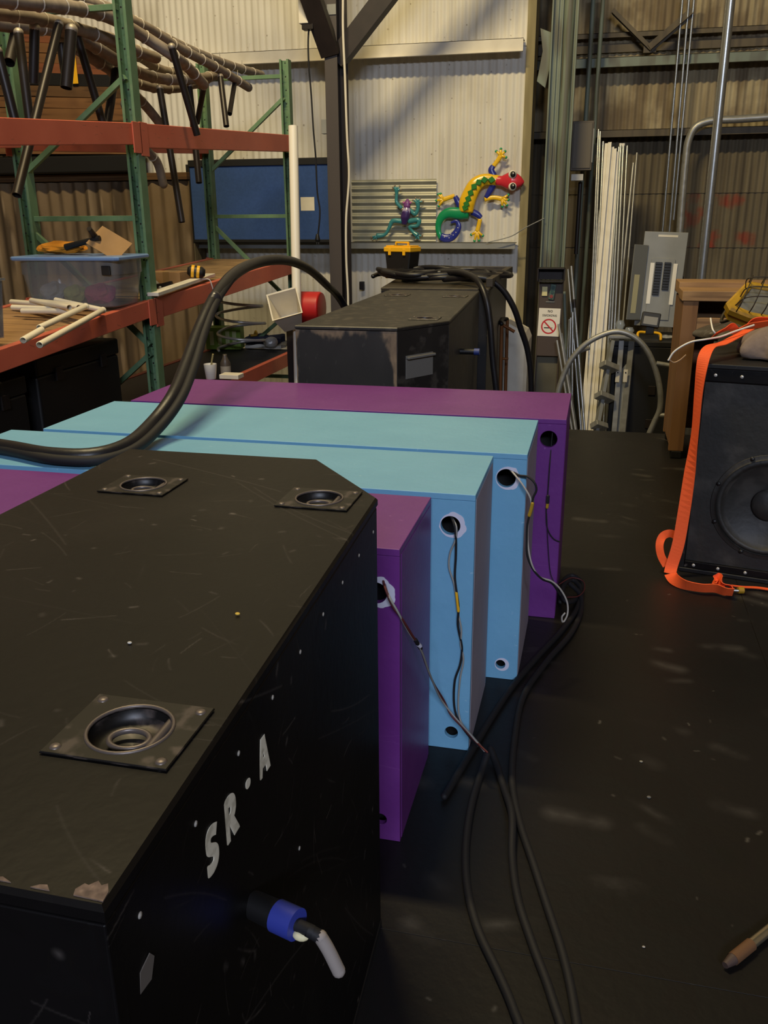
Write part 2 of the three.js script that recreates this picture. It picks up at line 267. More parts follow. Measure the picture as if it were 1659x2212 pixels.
// ---------------------------------------------------------------- the black deck
{
  const deck = thing('stage_deck', 'black painted plywood deck with pale scuffs under the speaker cabinets', 'platform', [0, 0, 0]);
  for (const [x0, x1] of [[-2.2, -1.5], [-1.5, -0.56], [-0.56, 0.66], [0.66, 1.88], [1.88, 3.1]]) for (const [z0, z1] of [[-6.37, -3.93], [-3.93, -1.49], [-1.49, 0.95], [0.95, 3.4]])
    if (x0 > -2 || z0 > -4) part(deck, 'plywood_panel', box2(x0 + 0.0005, x1 - 0.0005, -0.022, rr(-0.0005, 0), Math.max(z0, x0 < -0.6 ? -6.15 : -9) + 0.0005, z1 - 0.0005, 0.0008), M.deck);
  part(deck, 'frame', merge([box2(-0.55, 3.05, -0.16, -0.023, -6.35, -6.25), box2(-2.15, 3.05, -0.16, -0.023, 3.28, 3.38), box2(-1.48, -1.38, -0.16, -0.023, -6.1, 3.28), box2(-0.05, 0.05, -0.16, -0.023, -6.25, 3.28), box2(2.95, 3.05, -0.16, -0.023, -6.25, 3.28)]), M.steelDark);
  for (const x of [-1.43, 0.2, 2.9]) for (const z of [x < -1 ? -6.05 : -6.28, -3, 0, 3.2]) part(deck, 'leg', box2(x - 0.04, x + 0.04, FLOOR, -0.1, z - 0.04, z + 0.04), M.steelDark);
}

// ---------------------------------------------------------------- painted plywood boxes
// built of panels; the front has two cable holes near its right end
function paintedBox(label, x1, z0, z1, len, h, paintMat, sideMat, holes, group) {
  const D = z0 - z1, t = 0.018, b = thing('plywood_box', label, 'box', [x1, 0, z0], group);   // origin: right front bottom corner
  const front = prism([[-len, 0], [0, 0], [0, h - t], [-len, h - t]], t, 0.0012, holes.map(([x, y, r]) => circlePath(x, y, r)));
  mv(front, 0, 0, -t);
  part(b, 'front_panel', front, paintMat);
  part(b, 'lid', box2(-len, 0, h - t + 0.0006, h, -D, 0, 0.0018), paintMat);
  part(b, 'side_panel', box2(-t, 0.001, 0, h - t, -D + t, -t - 0.0006, 0.001), sideMat, sideMat !== paintMat ? 'bare pale grey end panel' : undefined);
  part(b, 'side_panel', box2(-len, -len + t, 0, h - t, -D + t, -t - 0.0006, 0.001), sideMat);
  part(b, 'back_panel', box2(-len, 0, 0, h - t, -D, -D + t - 0.0006, 0.001), paintMat);
  part(b, 'bottom', box2(-len + t, -t, 0, t, -D + t, -t - 0.001, 0), M.blackHole);
  part(b, 'divider', box2(-len + 0.03, -t - 0.005, t, h - t, -0.13, -0.12, 0), M.blackHole);
  // pale ring of sprayed paint around the upper hole, its edge ragged
  holes.forEach(([x, y, r, ro, sd]) => {
    if (!ro) return; seed = sd; const o = []; const ph = [rr(0, 6), rr(0, 6), rr(0, 6)];
    for (let i = 0; i < 40; i++) { const a = i / 40 * Math.PI * 2; let q = ro * (1 + 0.07 * Math.sin(a + ph[0]) + 0.05 * Math.sin(3 * a + ph[1]) + 0.04 * Math.sin(7 * a + ph[2])) + rr(-0.001, 0.001); q = Math.max(q, r + 0.0075); o.push([x + 0.005 + Math.cos(a) * q, y + Math.sin(a) * q]); }
    const g = prism(o, 0.0012, 0, [circlePath(x, y, r + 0.0003)]); mv(g, 0, 0, 0.0001); part(b, 'paint_ring', g, M.overspray, 'pale unpainted ring around the cable hole');
  });
  return b;
}
const BH = 0.79;
paintedBox('purple painted box nearest the camera, half hidden by the lettered cabinet', -0.391, -1.775, -2.165, 1.69, BH, M.purple, M.purple, [[-0.055, 0.68, 0.026, 0.038, 3], [-0.05, 0.06, 0.016]], 'painted boxes');
paintedBox('nearer pale blue painted box with a long black wire down its end', -0.279, -2.205, -2.612, 1.69, BH, M.cyan, M.lavender, [[-0.066, 0.70, 0.027, 0.036, 4], [-0.052, 0.055, 0.0195]], 'painted boxes');
paintedBox('farther pale blue painted box, in front of the far purple one', -0.178, -2.648, -3.135, 1.69, BH, M.cyan, M.lavender, [[-0.063, 0.71, 0.030, 0.037, 5], [-0.057, 0.055, 0.0165, 0.021, 9]], 'painted boxes');
paintedBox('purple painted box farthest from the camera, against the worn black speaker', -0.079, -3.16, -3.66, 1.73, BH, M.purple, M.purple, [[-0.06, 0.715, 0.031, 0, 6]], 'painted boxes');

// ---------------------------------------------------------------- black speaker cabinets
// outline in x,z (counter-clockwise seen from above); panels of 18 mm board, a lid with holes for sunk handles
function cabinet(t, outline, h, lidMat, sideMats, handles, sideName) {
  const th = 0.018, n = outline.length;
  const flat = (pts, y0, d, bev, holes) => { const g = prism(pts.map(([x, z]) => [x, -z]), d, bev, holes); g.rotateX(-Math.PI / 2); return uvm(mv(g, 0, y0, 0)); };
  const holes = handles.map(([x, z, a]) => circlePath(x, -z, 0.043));
  part(t, 'lid', flat(outline, h - th, th, 0.004, holes), lidMat);
  const inset = outline.map(([x, z]) => [x, z]);
  part(t, 'bottom', flat(inset, 0.0, 0.018, 0.002, []), M.blackPlastic);
  for (let i = 0; i < n; i++) {
    const a = outline[i], b = outline[(i + 1) % n], dx = b[0] - a[0], dz = b[1] - a[1], L = Math.hypot(dx, dz); if (!sideMats[i]) continue;
    const g = bx(L - 0.004, h - 2 * th - 0.001, th, 0, 0, 0, 0.002); g.translate(0, h / 2, -th / 2 - 0.0015); g.rotateY(Math.atan2(-dz, dx)); g.translate((a[0] + b[0]) / 2, 0, (a[1] + b[1]) / 2);
    part(t, sideName || 'side_panel', uvm(g), sideMats[i]);
  }
  handles.forEach(([x, z, ang, s = 1]) => {
    const T4 = (g) => { g.rotateY(ang); return mv(g, x, h, z); };
    const w = 0.068 * s, o = 0.056 * s; const plate = prism([[-w, -o], [w, -o], [w, o], [-w, o]], 0.003, 0.001, [circlePath(0, 0, 0.042)]); plate.rotateX(-Math.PI / 2); plate.translate(0, 0.0006, 0);
    const hp = part(t, 'handle_plate', T4(plate), M.handle);
    part(hp, 'dish', T4(lathe([[0.0418, 0.001], [0.040, -0.008], [0.032, -0.015], [0.0, -0.017], [0.0, -0.0195], [0.033, -0.0175], [0.0425, -0.009], [0.0428, 0.0005]], 28)), M.handle);
    const ring = new THREE.TorusGeometry(0.021, 0.0035, 8, 26); ring.rotateX(Math.PI / 2); ring.scale(1, 1, 0.8); ring.translate(0, -0.007, 0.004); part(hp, 'pull_ring', T4(ring), M.handleBare);
    const rm = new THREE.TorusGeometry(0.0435, 0.0022, 8, 36); rm.rotateX(Math.PI / 2); rm.translate(0, 0.0036, 0); part(hp, 'dish_rim', T4(rm), M.handleBare); const bar0 = new THREE.CylinderGeometry(0.005, 0.005, 0.07, 10); bar0.rotateX(Math.PI / 2); bar0.translate(0.030, -0.004, 0); part(hp, 'hinge_bar', T4(bar0), M.handleBare);
    for (const [sx, sz] of [[1, 1], [1, -1], [-1, 1], [-1, -1]]) { const sc = lathe([[0, 0.0052], [0.004, 0.005], [0.0062, 0.003], [0.0062, 0]], 12); part(hp, 'screw', T4(mv(sc, sx * (w - 0.011), 0.0005, sz * (o - 0.011))), M.handleBare); }
  });
}
M.handle = mat({ map: tex(256, 0.16, (u, v) => mix3(hex(0x141211), hex(0x5e534e), 0.75 * ss(0.5, 0.75, fbm(u, v, 7, 5)))), roughness: 0.42, metalness: 0.2 });
M.handleBare = mat({ color: 0x6c625c, roughness: 0.4, metalness: 0.4 });
const SX = -0.338;                                          // right side of the near cabinet
{
  const t = thing('speaker_cabinet', 'large scuffed black cabinet with white stencilled letters, nearest the camera', 'speaker');
  // back-left, front-left, front-right, right end of the cut corner, back end of the cut corner
  const o = [[-1.006, -1.732], [-1.006, -0.472], [-0.334, -0.468], [-0.372, -1.5], [-0.563, -1.735]];
  cabinet(t, o, 1.0, M.black, [M.black, M.black, M.blackSide, M.black, M.black], [[-0.835, 1, -1.475], [-0.474, 1, -1.464], [-0.434, 1, -0.692], [-0.83, 1, -0.70]].map(([x, , z]) => [x, z, 0]), 'side_panel');
  part(t, 'baffle', box2(-0.98, -0.40, 0.02, 0.98, -1.45, -1.44, 0), M.blackHole);
  // screws along the top rim of the lettered side
  const sideX = (z) => -0.334 + (z + 0.468) / (-1.5 + 0.468) * (-0.372 + 0.334);
  for (let i = 0; i < 9; i++) { const z = -0.52 - i * 0.118; const g = lathe([[0, 0.0035], [0.0028, 0.003], [0.0042, 0]], 10); g.rotateZ(-Math.PI / 2); part(t, 'screw', mv(g, sideX(z) - 0.0035, 0.945, z), M.brassScrew); }
  for (const [y, z] of [[0.78, -0.5], [0.62, -0.5], [0.5, -0.66], [0.66, -0.95]]) { const g = lathe([[0, 0.0035], [0.0028, 0.003], [0.0042, 0]], 10); g.rotateZ(-Math.PI / 2); part(t, 'screw', mv(g, sideX(z) - 0.0035, y, z), M.brassScrew); }
  // bare wood where the near corner of the lid is worn through
  const chip = (pts, y) => { const g = prism(pts.map(([x, z]) => [x, -z]), 0.0012, 0); g.rotateX(-Math.PI / 2); return mv(g, 0, y, 0); };
  part(t, 'worn_corner', merge([chip([[-0.338, -0.474], [-0.339, -0.484], [-0.344, -0.492], [-0.348, -0.489], [-0.353, -0.493], [-0.358, -0.487], [-0.362, -0.488], [-0.366, -0.481], [-0.364, -0.475]], 1.0), chip([[-0.385, -0.475], [-0.39, -0.480], [-0.396, -0.479], [-0.402, -0.475]], 1.0), chip([[-0.42, -0.476], [-0.43, -0.480], [-0.445, -0.476]], 1.0)]), mat({ map: tex(128, 0.03, (u, v) => mix3(hex(0x9a8270), hex(0x4e4038), fbm(u, v, 5))), roughness: 0.85 }), 'bare wood on the worn corner');
}

// ---------------------------------------------------------------- pallet rack on the left
const RX = -2.6, RB = -3.33, F = [-2.3, -4.87, -7.5];        // front and back post lines, the three frames
const shelfY = (z) => 1.025 + (z > -4.87 ? 0.06 : 0.042) * (-4.87 - z), upperY = (z) => 1.985 + (z > -4.87 ? 0.067 : 0.05) * (-4.87 - z);
{
  const rack = thing('pallet_rack', 'tall pallet rack with perforated green posts and orange beams along the left', 'rack');
  const holesOf = (x, z, y0, y1) => { const l = []; for (let y = y0; y < y1; y += 0.05) l.push(mv(rot(new THREE.CylinderGeometry(0.006, 0.0045, 0.003, 6), Math.PI / 2, 0, 0), x + ((Math.round(y / 0.05) % 2) ? 0.013 : -0.013), y, z + 0.0385)); return merge(l); };
  F.forEach((z) => {
    for (const x of [RX, RB]) {
      // C shaped post, open to the back
      const s = new THREE.Shape(); [[-0.038, -0.036], [-0.038, 0.038], [0.038, 0.038], [0.038, -0.036], [0.022, -0.036], [0.022, -0.032], [0.034, -0.032], [0.034, 0.034], [-0.034, 0.034], [-0.034, -0.032], [-0.022, -0.032], [-0.022, -0.036]].forEach((p, i) => (i ? s.lineTo(...p) : s.moveTo(...p)));
      const H = x === RX ? (z < -7 ? 2.68 : 3.6) : (z < -7 ? 2.68 : 3.2); const g = new THREE.ExtrudeGeometry(s, { depth: H - FLOOR, bevelEnabled: false }); g.rotateX(-Math.PI / 2); g.translate(x, FLOOR, z);
      const p = part(rack, 'post', g, M.green); part(p, 'slot_holes', holesOf(x, z, 0.1, H), M.blackHole).userData.kind = 'stuff';
      part(p, 'foot_plate', box2(x - 0.06, x + 0.06, FLOOR, FLOOR + 0.008, z - 0.06, z + 0.06, 0.002), M.green);
    }
    for (const y of [0.1, 1.48, 2.56]) part(rack, 'strut', bar([RX - 0.03, y, z], [RB + 0.03, y, z], 0.03, 0.03), M.green);
    part(rack, 'brace', bar([RX - 0.02, z < -7 ? 2.4 : 2.22, z], [RB + 0.02, z < -7 ? 1.85 : 1.74, z], 0.03, 0.03), M.green);
    part(rack, 'brace', bar([RB + 0.02, 1.4, z], [RX - 0.02, 0.75, z], 0.03, 0.03), M.green);
    part(rack, 'brace', bar([RX - 0.02, 0.7, z], [RB + 0.02, 0.15, z], 0.03, 0.03), M.green);
  });
  const beam = (x, fn, i, h) => {
    const z0 = F[i] - 0.04, z1 = F[i + 1] + 0.04, L = Math.hypot(z1 - z0, fn(z1) - fn(z0)), out = x === RX ? 1 : -1;
    const g = merge([bx(0.045, h, L, 0, -h / 2, 0, 0.004), bx(0.022, h - 0.04, L, -0.03 * out, -h / 2 - 0.02, 0, 0.002)]); g.rotateX(Math.atan2(fn(z1) - fn(z0), -(z1 - z0))); g.translate(x + 0.012 * out, (fn(z0) + fn(z1)) / 2, (z0 + z1) / 2);
    const b = part(rack, 'beam', g, M.orange);
    for (const z of [z0 + 0.0, z1 - 0.0]) part(b, 'end_plate', merge([box2(x + 0.036 * out, x + 0.044 * out, fn(z) - h - 0.045, fn(z) + 0.005, z - 0.045, z + 0.045, 0.002)]), M.orange);
  };
  for (const i of [0, 1]) { for (const x of [RX, RB]) { beam(x, shelfY, i, i ? 0.12 : 0.1); beam(x, upperY, i, i ? 0.128 : 0.112); } }
  for (const x of [RX, RB]) beam(x, () => 0.36, 1, 0.11);
  // shelf decking
  const deck = (z0, z1, fn, m, name) => { const L = Math.hypot(z1 - z0, fn(z1) - fn(z0)); const g = bx(0.70, 0.018, L, 0, -0.009, 0, 0.002); g.rotateX(Math.atan2(fn(z1) - fn(z0), z0 - z1)); g.translate((RX + RB) / 2 - 0.004, (fn(z0) + fn(z1)) / 2 - 0.006, (z0 + z1) / 2); part(rack, name, g, m); };
  deck(F[0] - 0.06, -3.55, shelfY, M.wood, 'shelf_board'); deck(-3.56, F[1] + 0.06, shelfY, M.wood, 'shelf_board');
  deck(F[1] - 0.06, -6.2, shelfY, M.osb, 'shelf_board'); deck(-6.21, F[2] + 0.06, shelfY, M.osb, 'shelf_board');
  deck(F[1] - 0.06, F[2] + 0.06, (z) => 0.36, M.blackPlastic, 'shelf_board');
}
// arched pipe ribs stacked on the struts, with welded steel legs
function archedPipe(label, pts, r, legs, spikes) {
  const t = thing('arched_pipe', label, 'pipe', [0, 0, 0], 'arched pipes stacked on top of the rack'); const c = new THREE.CatmullRomCurve3(pts.map(V), false, 'centripetal');
  part(t, 'rib', tube(pts, r, 10, pts.length * 6), M.dustPipe);
  const L = c.getLength(), n = Math.floor(L / 0.22), ties = [];
  for (let i = 1; i < n; i++) { const u = i / n, p = c.getPointAt(u), d = c.getTangentAt(u); const g = new THREE.TorusGeometry(r + 0.001, 0.004, 6, 14); g.applyQuaternion(new THREE.Quaternion().setFromUnitVectors(new THREE.Vector3(0, 0, 1), d)); g.translate(p.x, p.y, p.z); part(t, 'cable_tie', g, M.tie);
    if (spikes && i % 2) { const q = [p.x + rr(-0.01, 0.01), p.y + r + rr(0.03, 0.05), p.z + rr(-0.02, 0.02)]; part(t, 'tie_end', rod([p.x, p.y + r * 0.8, p.z], q, 0.003, 0.0015, 6), M.tie); } }
  legs.forEach(([a, b, r2 = 0.024]) => { const l = part(t, 'leg', hollow(a, b, r2 * 0.86, r2 * 0.86 - 0.004, 12), M.steelDark); const j = ell(r2 * 0.93, r2 * 0.85, r2 * 0.93, a[0], a[1], a[2], 12); part(l, 'weld', j, M.weld); });
}
M.tie = mat({ color: 0xb8b0a2, roughness: 0.6 });
M.weld = mat({ color: 0xa59a8a, roughness: 0.5, metalness: 0.5 });
archedPipe('uppermost dusty arched pipe with many tie ends, reaching farthest to the right', [[-3, 2.663, -4.638], [-3, 2.661, -5.065], [-3, 2.683, -5.478], [-3, 2.652, -5.974], [-3, 2.626, -6.645], [-3, 2.63, -7.339], [-3, 2.651, -8.015]], 0.033, [[[-2.96, 2.523, -7.302], [-2.9, 2.241, -7.001], 0.022]], true);
archedPipe('long dusty arched pipe passing right behind the green post with one shiny leg in front', [[-2.8, 2.432, -3.948], [-2.8, 2.475, -4.266], [-2.8, 2.523, -4.611], [-2.85, 2.578, -5.174], [-2.8, 2.528, -5.478], [-2.7, 2.447, -5.639], [-2.75, 2.423, -5.965], [-2.8, 2.365, -6.32]], 0.036, [[[-2.53, 2.43, -5.292], [-2.48, 1.963, -5.45], 0.025], [[-2.9, 2.371, -6.542], [-3.05, 2.158, -6.718], 0.024], [[-2.78, 2.42, -4.638], [-2.8, 2.134, -4.559], 0.036]], false);
archedPipe('dusty arched pipe with a cut dark open end at far right', [[-2.95, 2.631, -4.804], [-2.95, 2.648, -5.178], [-2.95, 2.644, -5.509], [-2.95, 2.637, -5.869], [-2.95, 2.602, -6.174], [-2.95, 2.583, -6.492], [-2.95, 2.553, -6.953], [-2.95, 2.496, -7.562]], 0.034, [[[-2.93, 2.498, -6.933], [-2.85, 2.134, -6.802], 0.026]], true);
archedPipe('dusty arched pipe low at top left, with bright welds', [[-2.9, 2.405, -4.075], [-2.9, 2.443, -4.381], [-2.9, 2.464, -4.61], [-2.9, 2.473, -4.877], [-2.9, 2.475, -5.277], [-2.9, 2.464, -5.576], [-2.9, 2.463, -5.821]], 0.034, [[[-2.8, 2.432, -4.557], [-2.75, 1.592, -3.94], 0.026], [[-2.9, 2.409, -4.492], [-2.95, 2.154, -4.496], 0.03], [[-2.92, 2.456, -4.919], [-2.87, 1.984, -5.028], 0.027]], false);
archedPipe('sagging arched pipe below the others, its belly bent downward', [[-3.1, 2.503, -5.196], [-3.1, 2.463, -5.496], [-3.1, 2.407, -5.892], [-3.1, 2.402, -6.198], [-3.1, 2.434, -6.573], [-3.1, 2.504, -7.005], [-3.1, 2.572, -7.329]], 0.036, [[[-3, 2.315, -6.041], [-2.85, 1.448, -5.911], 0.027]], false);
archedPipe('lowest sagging arched pipe with three dark legs', [[-3.2, 2.458, -5.397], [-3.2, 2.402, -5.746], [-3.2, 2.366, -6.049], [-3.2, 2.366, -6.386], [-3.2, 2.412, -6.775], [-3.2, 2.513, -7.201], [-3.2, 2.601, -7.517]], 0.036, [[[-3.1, 2.413, -6.733], [-3, 1.725, -6.566], 0.028], [[-3.15, 2.394, -5.738], [-3.1, 2.011, -5.457], 0.032], [[-3.2, 2.478, -5.208], [-3.2, 2.289, -5.225], 0.034]], false);
archedPipe('dusty arched pipe drooping over the beam behind the shiny leg', [[-3.28, 2.473, -5.777], [-3.28, 2.398, -5.938], [-3.28, 2.322, -6.161], [-3.28, 2.229, -6.393], [-3.28, 2.147, -6.558]], 0.034, [], true);
archedPipe('short dusty arched pipe hanging curved below the upper beam', [[-3.05, 2.174, -5.633], [-3.05, 2.046, -5.74], [-3.05, 1.921, -5.868], [-3.05, 1.84, -6.013], [-3.05, 1.703, -6.078]], 0.03, [], true);
archedPipe('dusty arched pipe at far top left over the end struts', [[-3.15, 2.45, -4.418], [-3.15, 2.455, -4.568], [-3.15, 2.483, -4.815], [-3.15, 2.522, -5.135], [-3.15, 2.565, -5.716]], 0.04, [[[-3.15, 2.447, -4.708], [-3.1, 2.263, -4.531], 0.034], [[-3.05, 2.408, -4.572], [-3, 1.921, -4.497], 0.028], [[-3, 2.278, -4.298], [-2.95, 1.895, -4.311], 0.028]], false);
archedPipe('middle arched pipe crossing behind the green post among the stack', [[-3.25, 2.583, -5.558], [-3.25, 2.562, -5.889], [-3.25, 2.551, -6.263], [-3.25, 2.51, -6.568], [-3.25, 2.518, -6.995], [-3.2, 2.473, -7.176]], 0.034, [], true);
// lumber resting behind the rack posts, each board one thing
const board = (label, a, b, h, d, m, g) => { const L = dist(a, b); const s = bx(L, h, d, 0, 0, 0, 0.004); const v = V(b).sub(V(a)); s.applyQuaternion(new THREE.Quaternion().setFromUnitVectors(new THREE.Vector3(1, 0, 0), v.normalize())); const mpt = V(a).add(V(b)).multiplyScalar(0.5); s.translate(mpt.x, mpt.y, mpt.z); return top('lumber_board', s, m, label, 'board', g); };
M.lumR = mat({ map: T.wood, color: C(0xd0a090), roughness: 0.8 }); M.lumT = mat({ map: T.wood, color: C(0xc4b09a), roughness: 0.8 }); M.lumG = mat({ map: T.wood, color: C(0xa09482), roughness: 0.8 });
[['reddish lumber board, topmost of the stack behind the rack', [-6.539, 3.253, -8.9], [-5.036, 3.135, -8.9], 'R'], ['pinkish tan lumber board, second from the top of the stack behind the rack', [-6.556, 3.16, -8.9], [-4.996, 3.046, -8.9], 'T'], ['pinkish tan lumber board, third from the top of the stack behind the rack', [-6.574, 3.065, -8.9], [-4.955, 2.952, -8.9], 'T'], ['reddish brown lumber board just above the black beam of the stack', [-6.591, 2.97, -8.9], [-4.899, 2.862, -8.9], 'R'],
  ['black painted beam lying across the middle of the lumber stack', [-6.61, 2.866, -8.9], [-4.874, 2.764, -8.9], 'K'], ['grey brown lumber board just under the black beam', [-6.632, 2.747, -8.9], [-4.819, 2.656, -8.9], 'G'], ['tan lumber board, second under the black beam', [-6.653, 2.636, -8.9], [-4.769, 2.551, -8.9], 'T'], ['tan lumber board half hidden by the upper orange beam', [-6.674, 2.52, -8.9], [-4.739, 2.447, -8.9], 'T'], ['grey brown lumber board hidden by the upper orange beam', [-6.699, 2.389, -8.9], [-4.71, 2.329, -8.9], 'G'], ['tan lumber board, lowest of the stack, on the black case', [-6.731, 2.215, -8.9], [-4.69, 2.171, -8.9], 'T']].forEach(([lab, p, q, k], i) => {
  const h = [0.088, 0.088, 0.088, 0.09, 0.112, 0.10, 0.10, 0.11, 0.12, 0.18][i]; board(lab, p, q, h, 0.3, { R: M.lumR, T: M.lumT, G: M.lumG, K: M.blackPlastic }[k], 'lumber stacked behind the rack'); });
top('long_case', box2(-6.9, -4.72, 1.915, 2.085, -9.05, -8.75, 0.02), M.blackPlastic, 'long black case lying on the partition cap under the lumber', 'case');

// ---------------------------------------------------------------- things on the rack's lower shelf
{
  const z = -4.6, y = shelfY(z) + 0.006; const t = thing('storage_tote', 'clear plastic storage tote with a blue lid', 'tote', [-2.85, y, z]);
  const A = 0.30, B = 0.19, H = 0.25; // long side across the shelf
  const wall = (sx) => { const pts = []; const lev = [[0, 0.86], [0.01, 0.88], [H * 0.7, 0.98], [H * 0.7, 1.0], [H, 1.0]]; const n = 40, pos = [], idx = [];
    lev.forEach(([yy, k]) => { for (let i = 0; i < n; i++) { const a = i / n * Math.PI * 2, c = Math.cos(a), s = Math.sin(a), e = 0.32; pos.push(Math.sign(c) * Math.abs(c) ** e * A * k * sx, yy, Math.sign(s) * Math.abs(s) ** e * B * k * sx); } });
    for (let j = 0; j < lev.length - 1; j++) for (let i = 0; i < n; i++) { const p = j * n + i, q = j * n + (i + 1) % n; idx.push(p, p + n, q, q, p + n, q + n); }
    pos.push(0, 0, 0); for (let i = 0; i < n; i++) idx.push(pos.length / 3 - 1, i, (i + 1) % n);
    const g = new THREE.BufferGeometry(); g.setAttribute('position', new THREE.Float32BufferAttribute(pos, 3)); g.setIndex(idx); g.computeVertexNormals(); return g; };
  t.rotation.y = 0.06;
  part(t, 'body', wall(1), M.frosted);
  const lid = prism([[-A - 0.02, -B], [-A, -B - 0.02], [A, -B - 0.02], [A + 0.02, -B], [A + 0.02, B], [A, B + 0.02], [-A, B + 0.02], [-A - 0.02, B]], 0.022, 0.006); lid.rotateX(-Math.PI / 2); lid.translate(0, H, 0);
  const l = part(t, 'lid', lid, mat({ color: 0x6f8fc0, roughness: 0.35 })); part(l, 'label_patch', mv(lathe([[0, 0.0012], [0.07, 0.001], [0.07, 0]], 24).scale(1, 1, 0.5), 0.0, H + 0.022, 0.0), mat({ color: 0x3b4258, roughness: 0.4 }));
  part(t, 'latch', bx(0.05, 0.05, 0.014, A * 0.8, H - 0.05, B + 0.004, 0.004), M.blackPlastic);
  const soft = (label, name, p, s, col) => { const g = new THREE.IcosahedronGeometry(1, 3); const q = g.attributes.position; for (let i = 0; i < q.count; i++) { const v = new THREE.Vector3().fromBufferAttribute(q, i); const k = 1 + 0.18 * Math.sin(v.x * 5 + p[0] * 40) * Math.cos(v.z * 6 + v.y * 4); q.setXYZ(i, v.x * s[0] * k, Math.max(-0.9, v.y) * s[1] * k, v.z * s[2] * k); } g.computeVertexNormals(); g.translate(...p); top(name, g, mat({ color: col, roughness: 0.8 }), label, 'packet'); };
  soft('pink crumpled packet inside the clear tote', 'packet', [-2.72, y + 0.066, z + 0.06], [0.09, 0.055, 0.07], 0xc84a68);
  soft('yellow green crumpled packet inside the clear tote', 'packet', [-2.87, y + 0.062, z + 0.07], [0.065, 0.05, 0.06], 0xb9b65a);
  soft('pale grey crumpled packet inside the clear tote', 'packet', [-3.03, y + 0.067, z+0.03], [0.07, 0.058, 0.08], 0xb8b4aa);
  soft('folded amber bag behind the blue lid of the tote', 'bag', [-3.0, y + 0.31, z - 0.06], [0.15, 0.035, 0.07], 0xd2871c);
}
{ // clear bin at the left edge of the picture
  const p = [-2.70, 0.975, -3.42]; const t = thing('clear_bin', 'clear plastic bin with a rim, cut by the left picture edge', 'bin', p);
  const s = [[0.125, 0], [0.15, 0.25], [0.165, 0.252], [0.165, 0.262], [0.147, 0.262], [0.122, 0.004], [0, 0.004], [0, 0]];
  const g = lathe(s, 4); g.rotateY(Math.PI / 4); part(t, 'body', toCreasedNormals(g, 0.5), M.frosted); part(t, 'contents', ell(0.085, 0.07, 0.085, 0, 0.075, 0), mat({ color: 0x5a4e46, roughness: 0.9 }));
}
// white plastic pipes with elbows
const pvcM = mat({ color: 0xe6dcc4, roughness: 0.4 });
[['white plastic elbow pipe nearest the beam, its long leg along the beam', [-2.269, 0.985, -3.27], [-2.56, 1.02, -4.281], [-2.894, 1.06, -4.369]],
 ['white plastic elbow pipe second from the beam, open end toward the camera', [-2.468, 1.015, -3.573], [-2.56, 1.055, -4.12], [-3.058, 1.05, -4.397]],
 ['white plastic pipe lying topmost on the pile of elbow pipes', [-2.355, 1, -3.285], [-2.392, 1.02, -3.478], null]].forEach(([lab, a, b, c], i) => {
  const t = thing('elbow_pipe', lab, 'pipe', [0, 0, 0], 'white plastic pipes on the shelf'); const r = 0.0145;
  part(t, 'pipe', hollow(a, b, r, r - 0.003), pvcM); if (c) { part(t, 'elbow', ell(r * 1.25, r * 1.2, r * 1.25, ...b), pvcM); part(t, 'pipe', hollow(b, c, r, r - 0.003), pvcM); } });
[['white plastic pipe at the back of the pile, its left end nearest the bin', [-3.212, 1.04, -4.425], [-2.598, 1.05, -4.117]], ['white plastic pipe in the middle of the pile, ending at the bin', [-3.076, 1.03, -4.239], [-2.629, 1.03, -4.171]], ['white plastic pipe in front in the pile of straight ones', [-2.966, 1.02, -4.164], [-2.62, 1.03, -4.126]], ['white plastic pipe with its raised end beside the tote', [-3.012, 1.06, -4.322], [-2.617, 1.055, -4.063]]].forEach(([lab, a, b]) => top('plastic_pipe', hollow(a, b, 0.0145, 0.0115), pvcM, lab, 'pipe', 'white plastic pipes on the shelf'));
{ const g = bx(0.20, 0.003, 0.15, 0, 0, 0, 0.001); g.rotateX(0.75); g.rotateZ(-0.5); const p = [-2.678, 1.349, -4.62]; top('cardboard_flap', mv(g, ...p), M.card, 'folded brown cardboard flap standing on the tote lid', 'cardboard'); }
{ const t = thing('hand_tool', 'dark hand tool lying on the bag behind the tote', 'tool'); const p = [-2.781, 1.369, -4.6]; part(t, 'handle', rod([p[0] - 0.16, p[1] - 0.04, p[2]], [p[0] + 0.06, p[1] + 0.01, p[2]], 0.018, 0.014), M.blackPlastic); part(t, 'head', rod([p[0] + 0.02, p[1] - 0.01, p[2] - 0.05], [p[0] + 0.03, p[1] + 0.06, p[2] + 0.05], 0.02, 0.014), M.steelDark); }
{ const z = -5.62, t = thing('cardboard_box', 'small flat brown cardboard box on the far shelf', 'box', [-2.83, shelfY(z) + 0.004, z]); part(t, 'body', bx(0.25, 0.075, 0.16, 0, 0.0385, 0, 0.003), M.card); part(t, 'tape', bx(0.05, 0.0764, 0.1612, 0.02, 0.0386, 0, 0.002), mat({ color: 0x96764a, roughness: 0.3 })); t.rotation.y = -0.08; }
{ const z = -5.62, p = [-2.624, 1.136, -5.6]; const t = thing('striped_roll', 'black and yellow striped roll on the edge of the far shelf', 'roll', p); t.rotation.set(0, 0.35, -0.15);
  part(t, 'body', lathe([[0, -0.06], [0.022, -0.058], [0.036, -0.04], [0.040, 0], [0.036, 0.04], [0.022, 0.058], [0, 0.06]]).rotateZ(Math.PI / 2), M.blackPlastic);
  for (const x of [-0.022, 0.014]) part(t, 'yellow_band', lathe([[0.0385, -0.010], [0.0415, -0.009], [0.0415, 0.009], [0.0385, 0.010]]).rotateZ(Math.PI / 2).translate(x, 0, 0), M.yellow); }
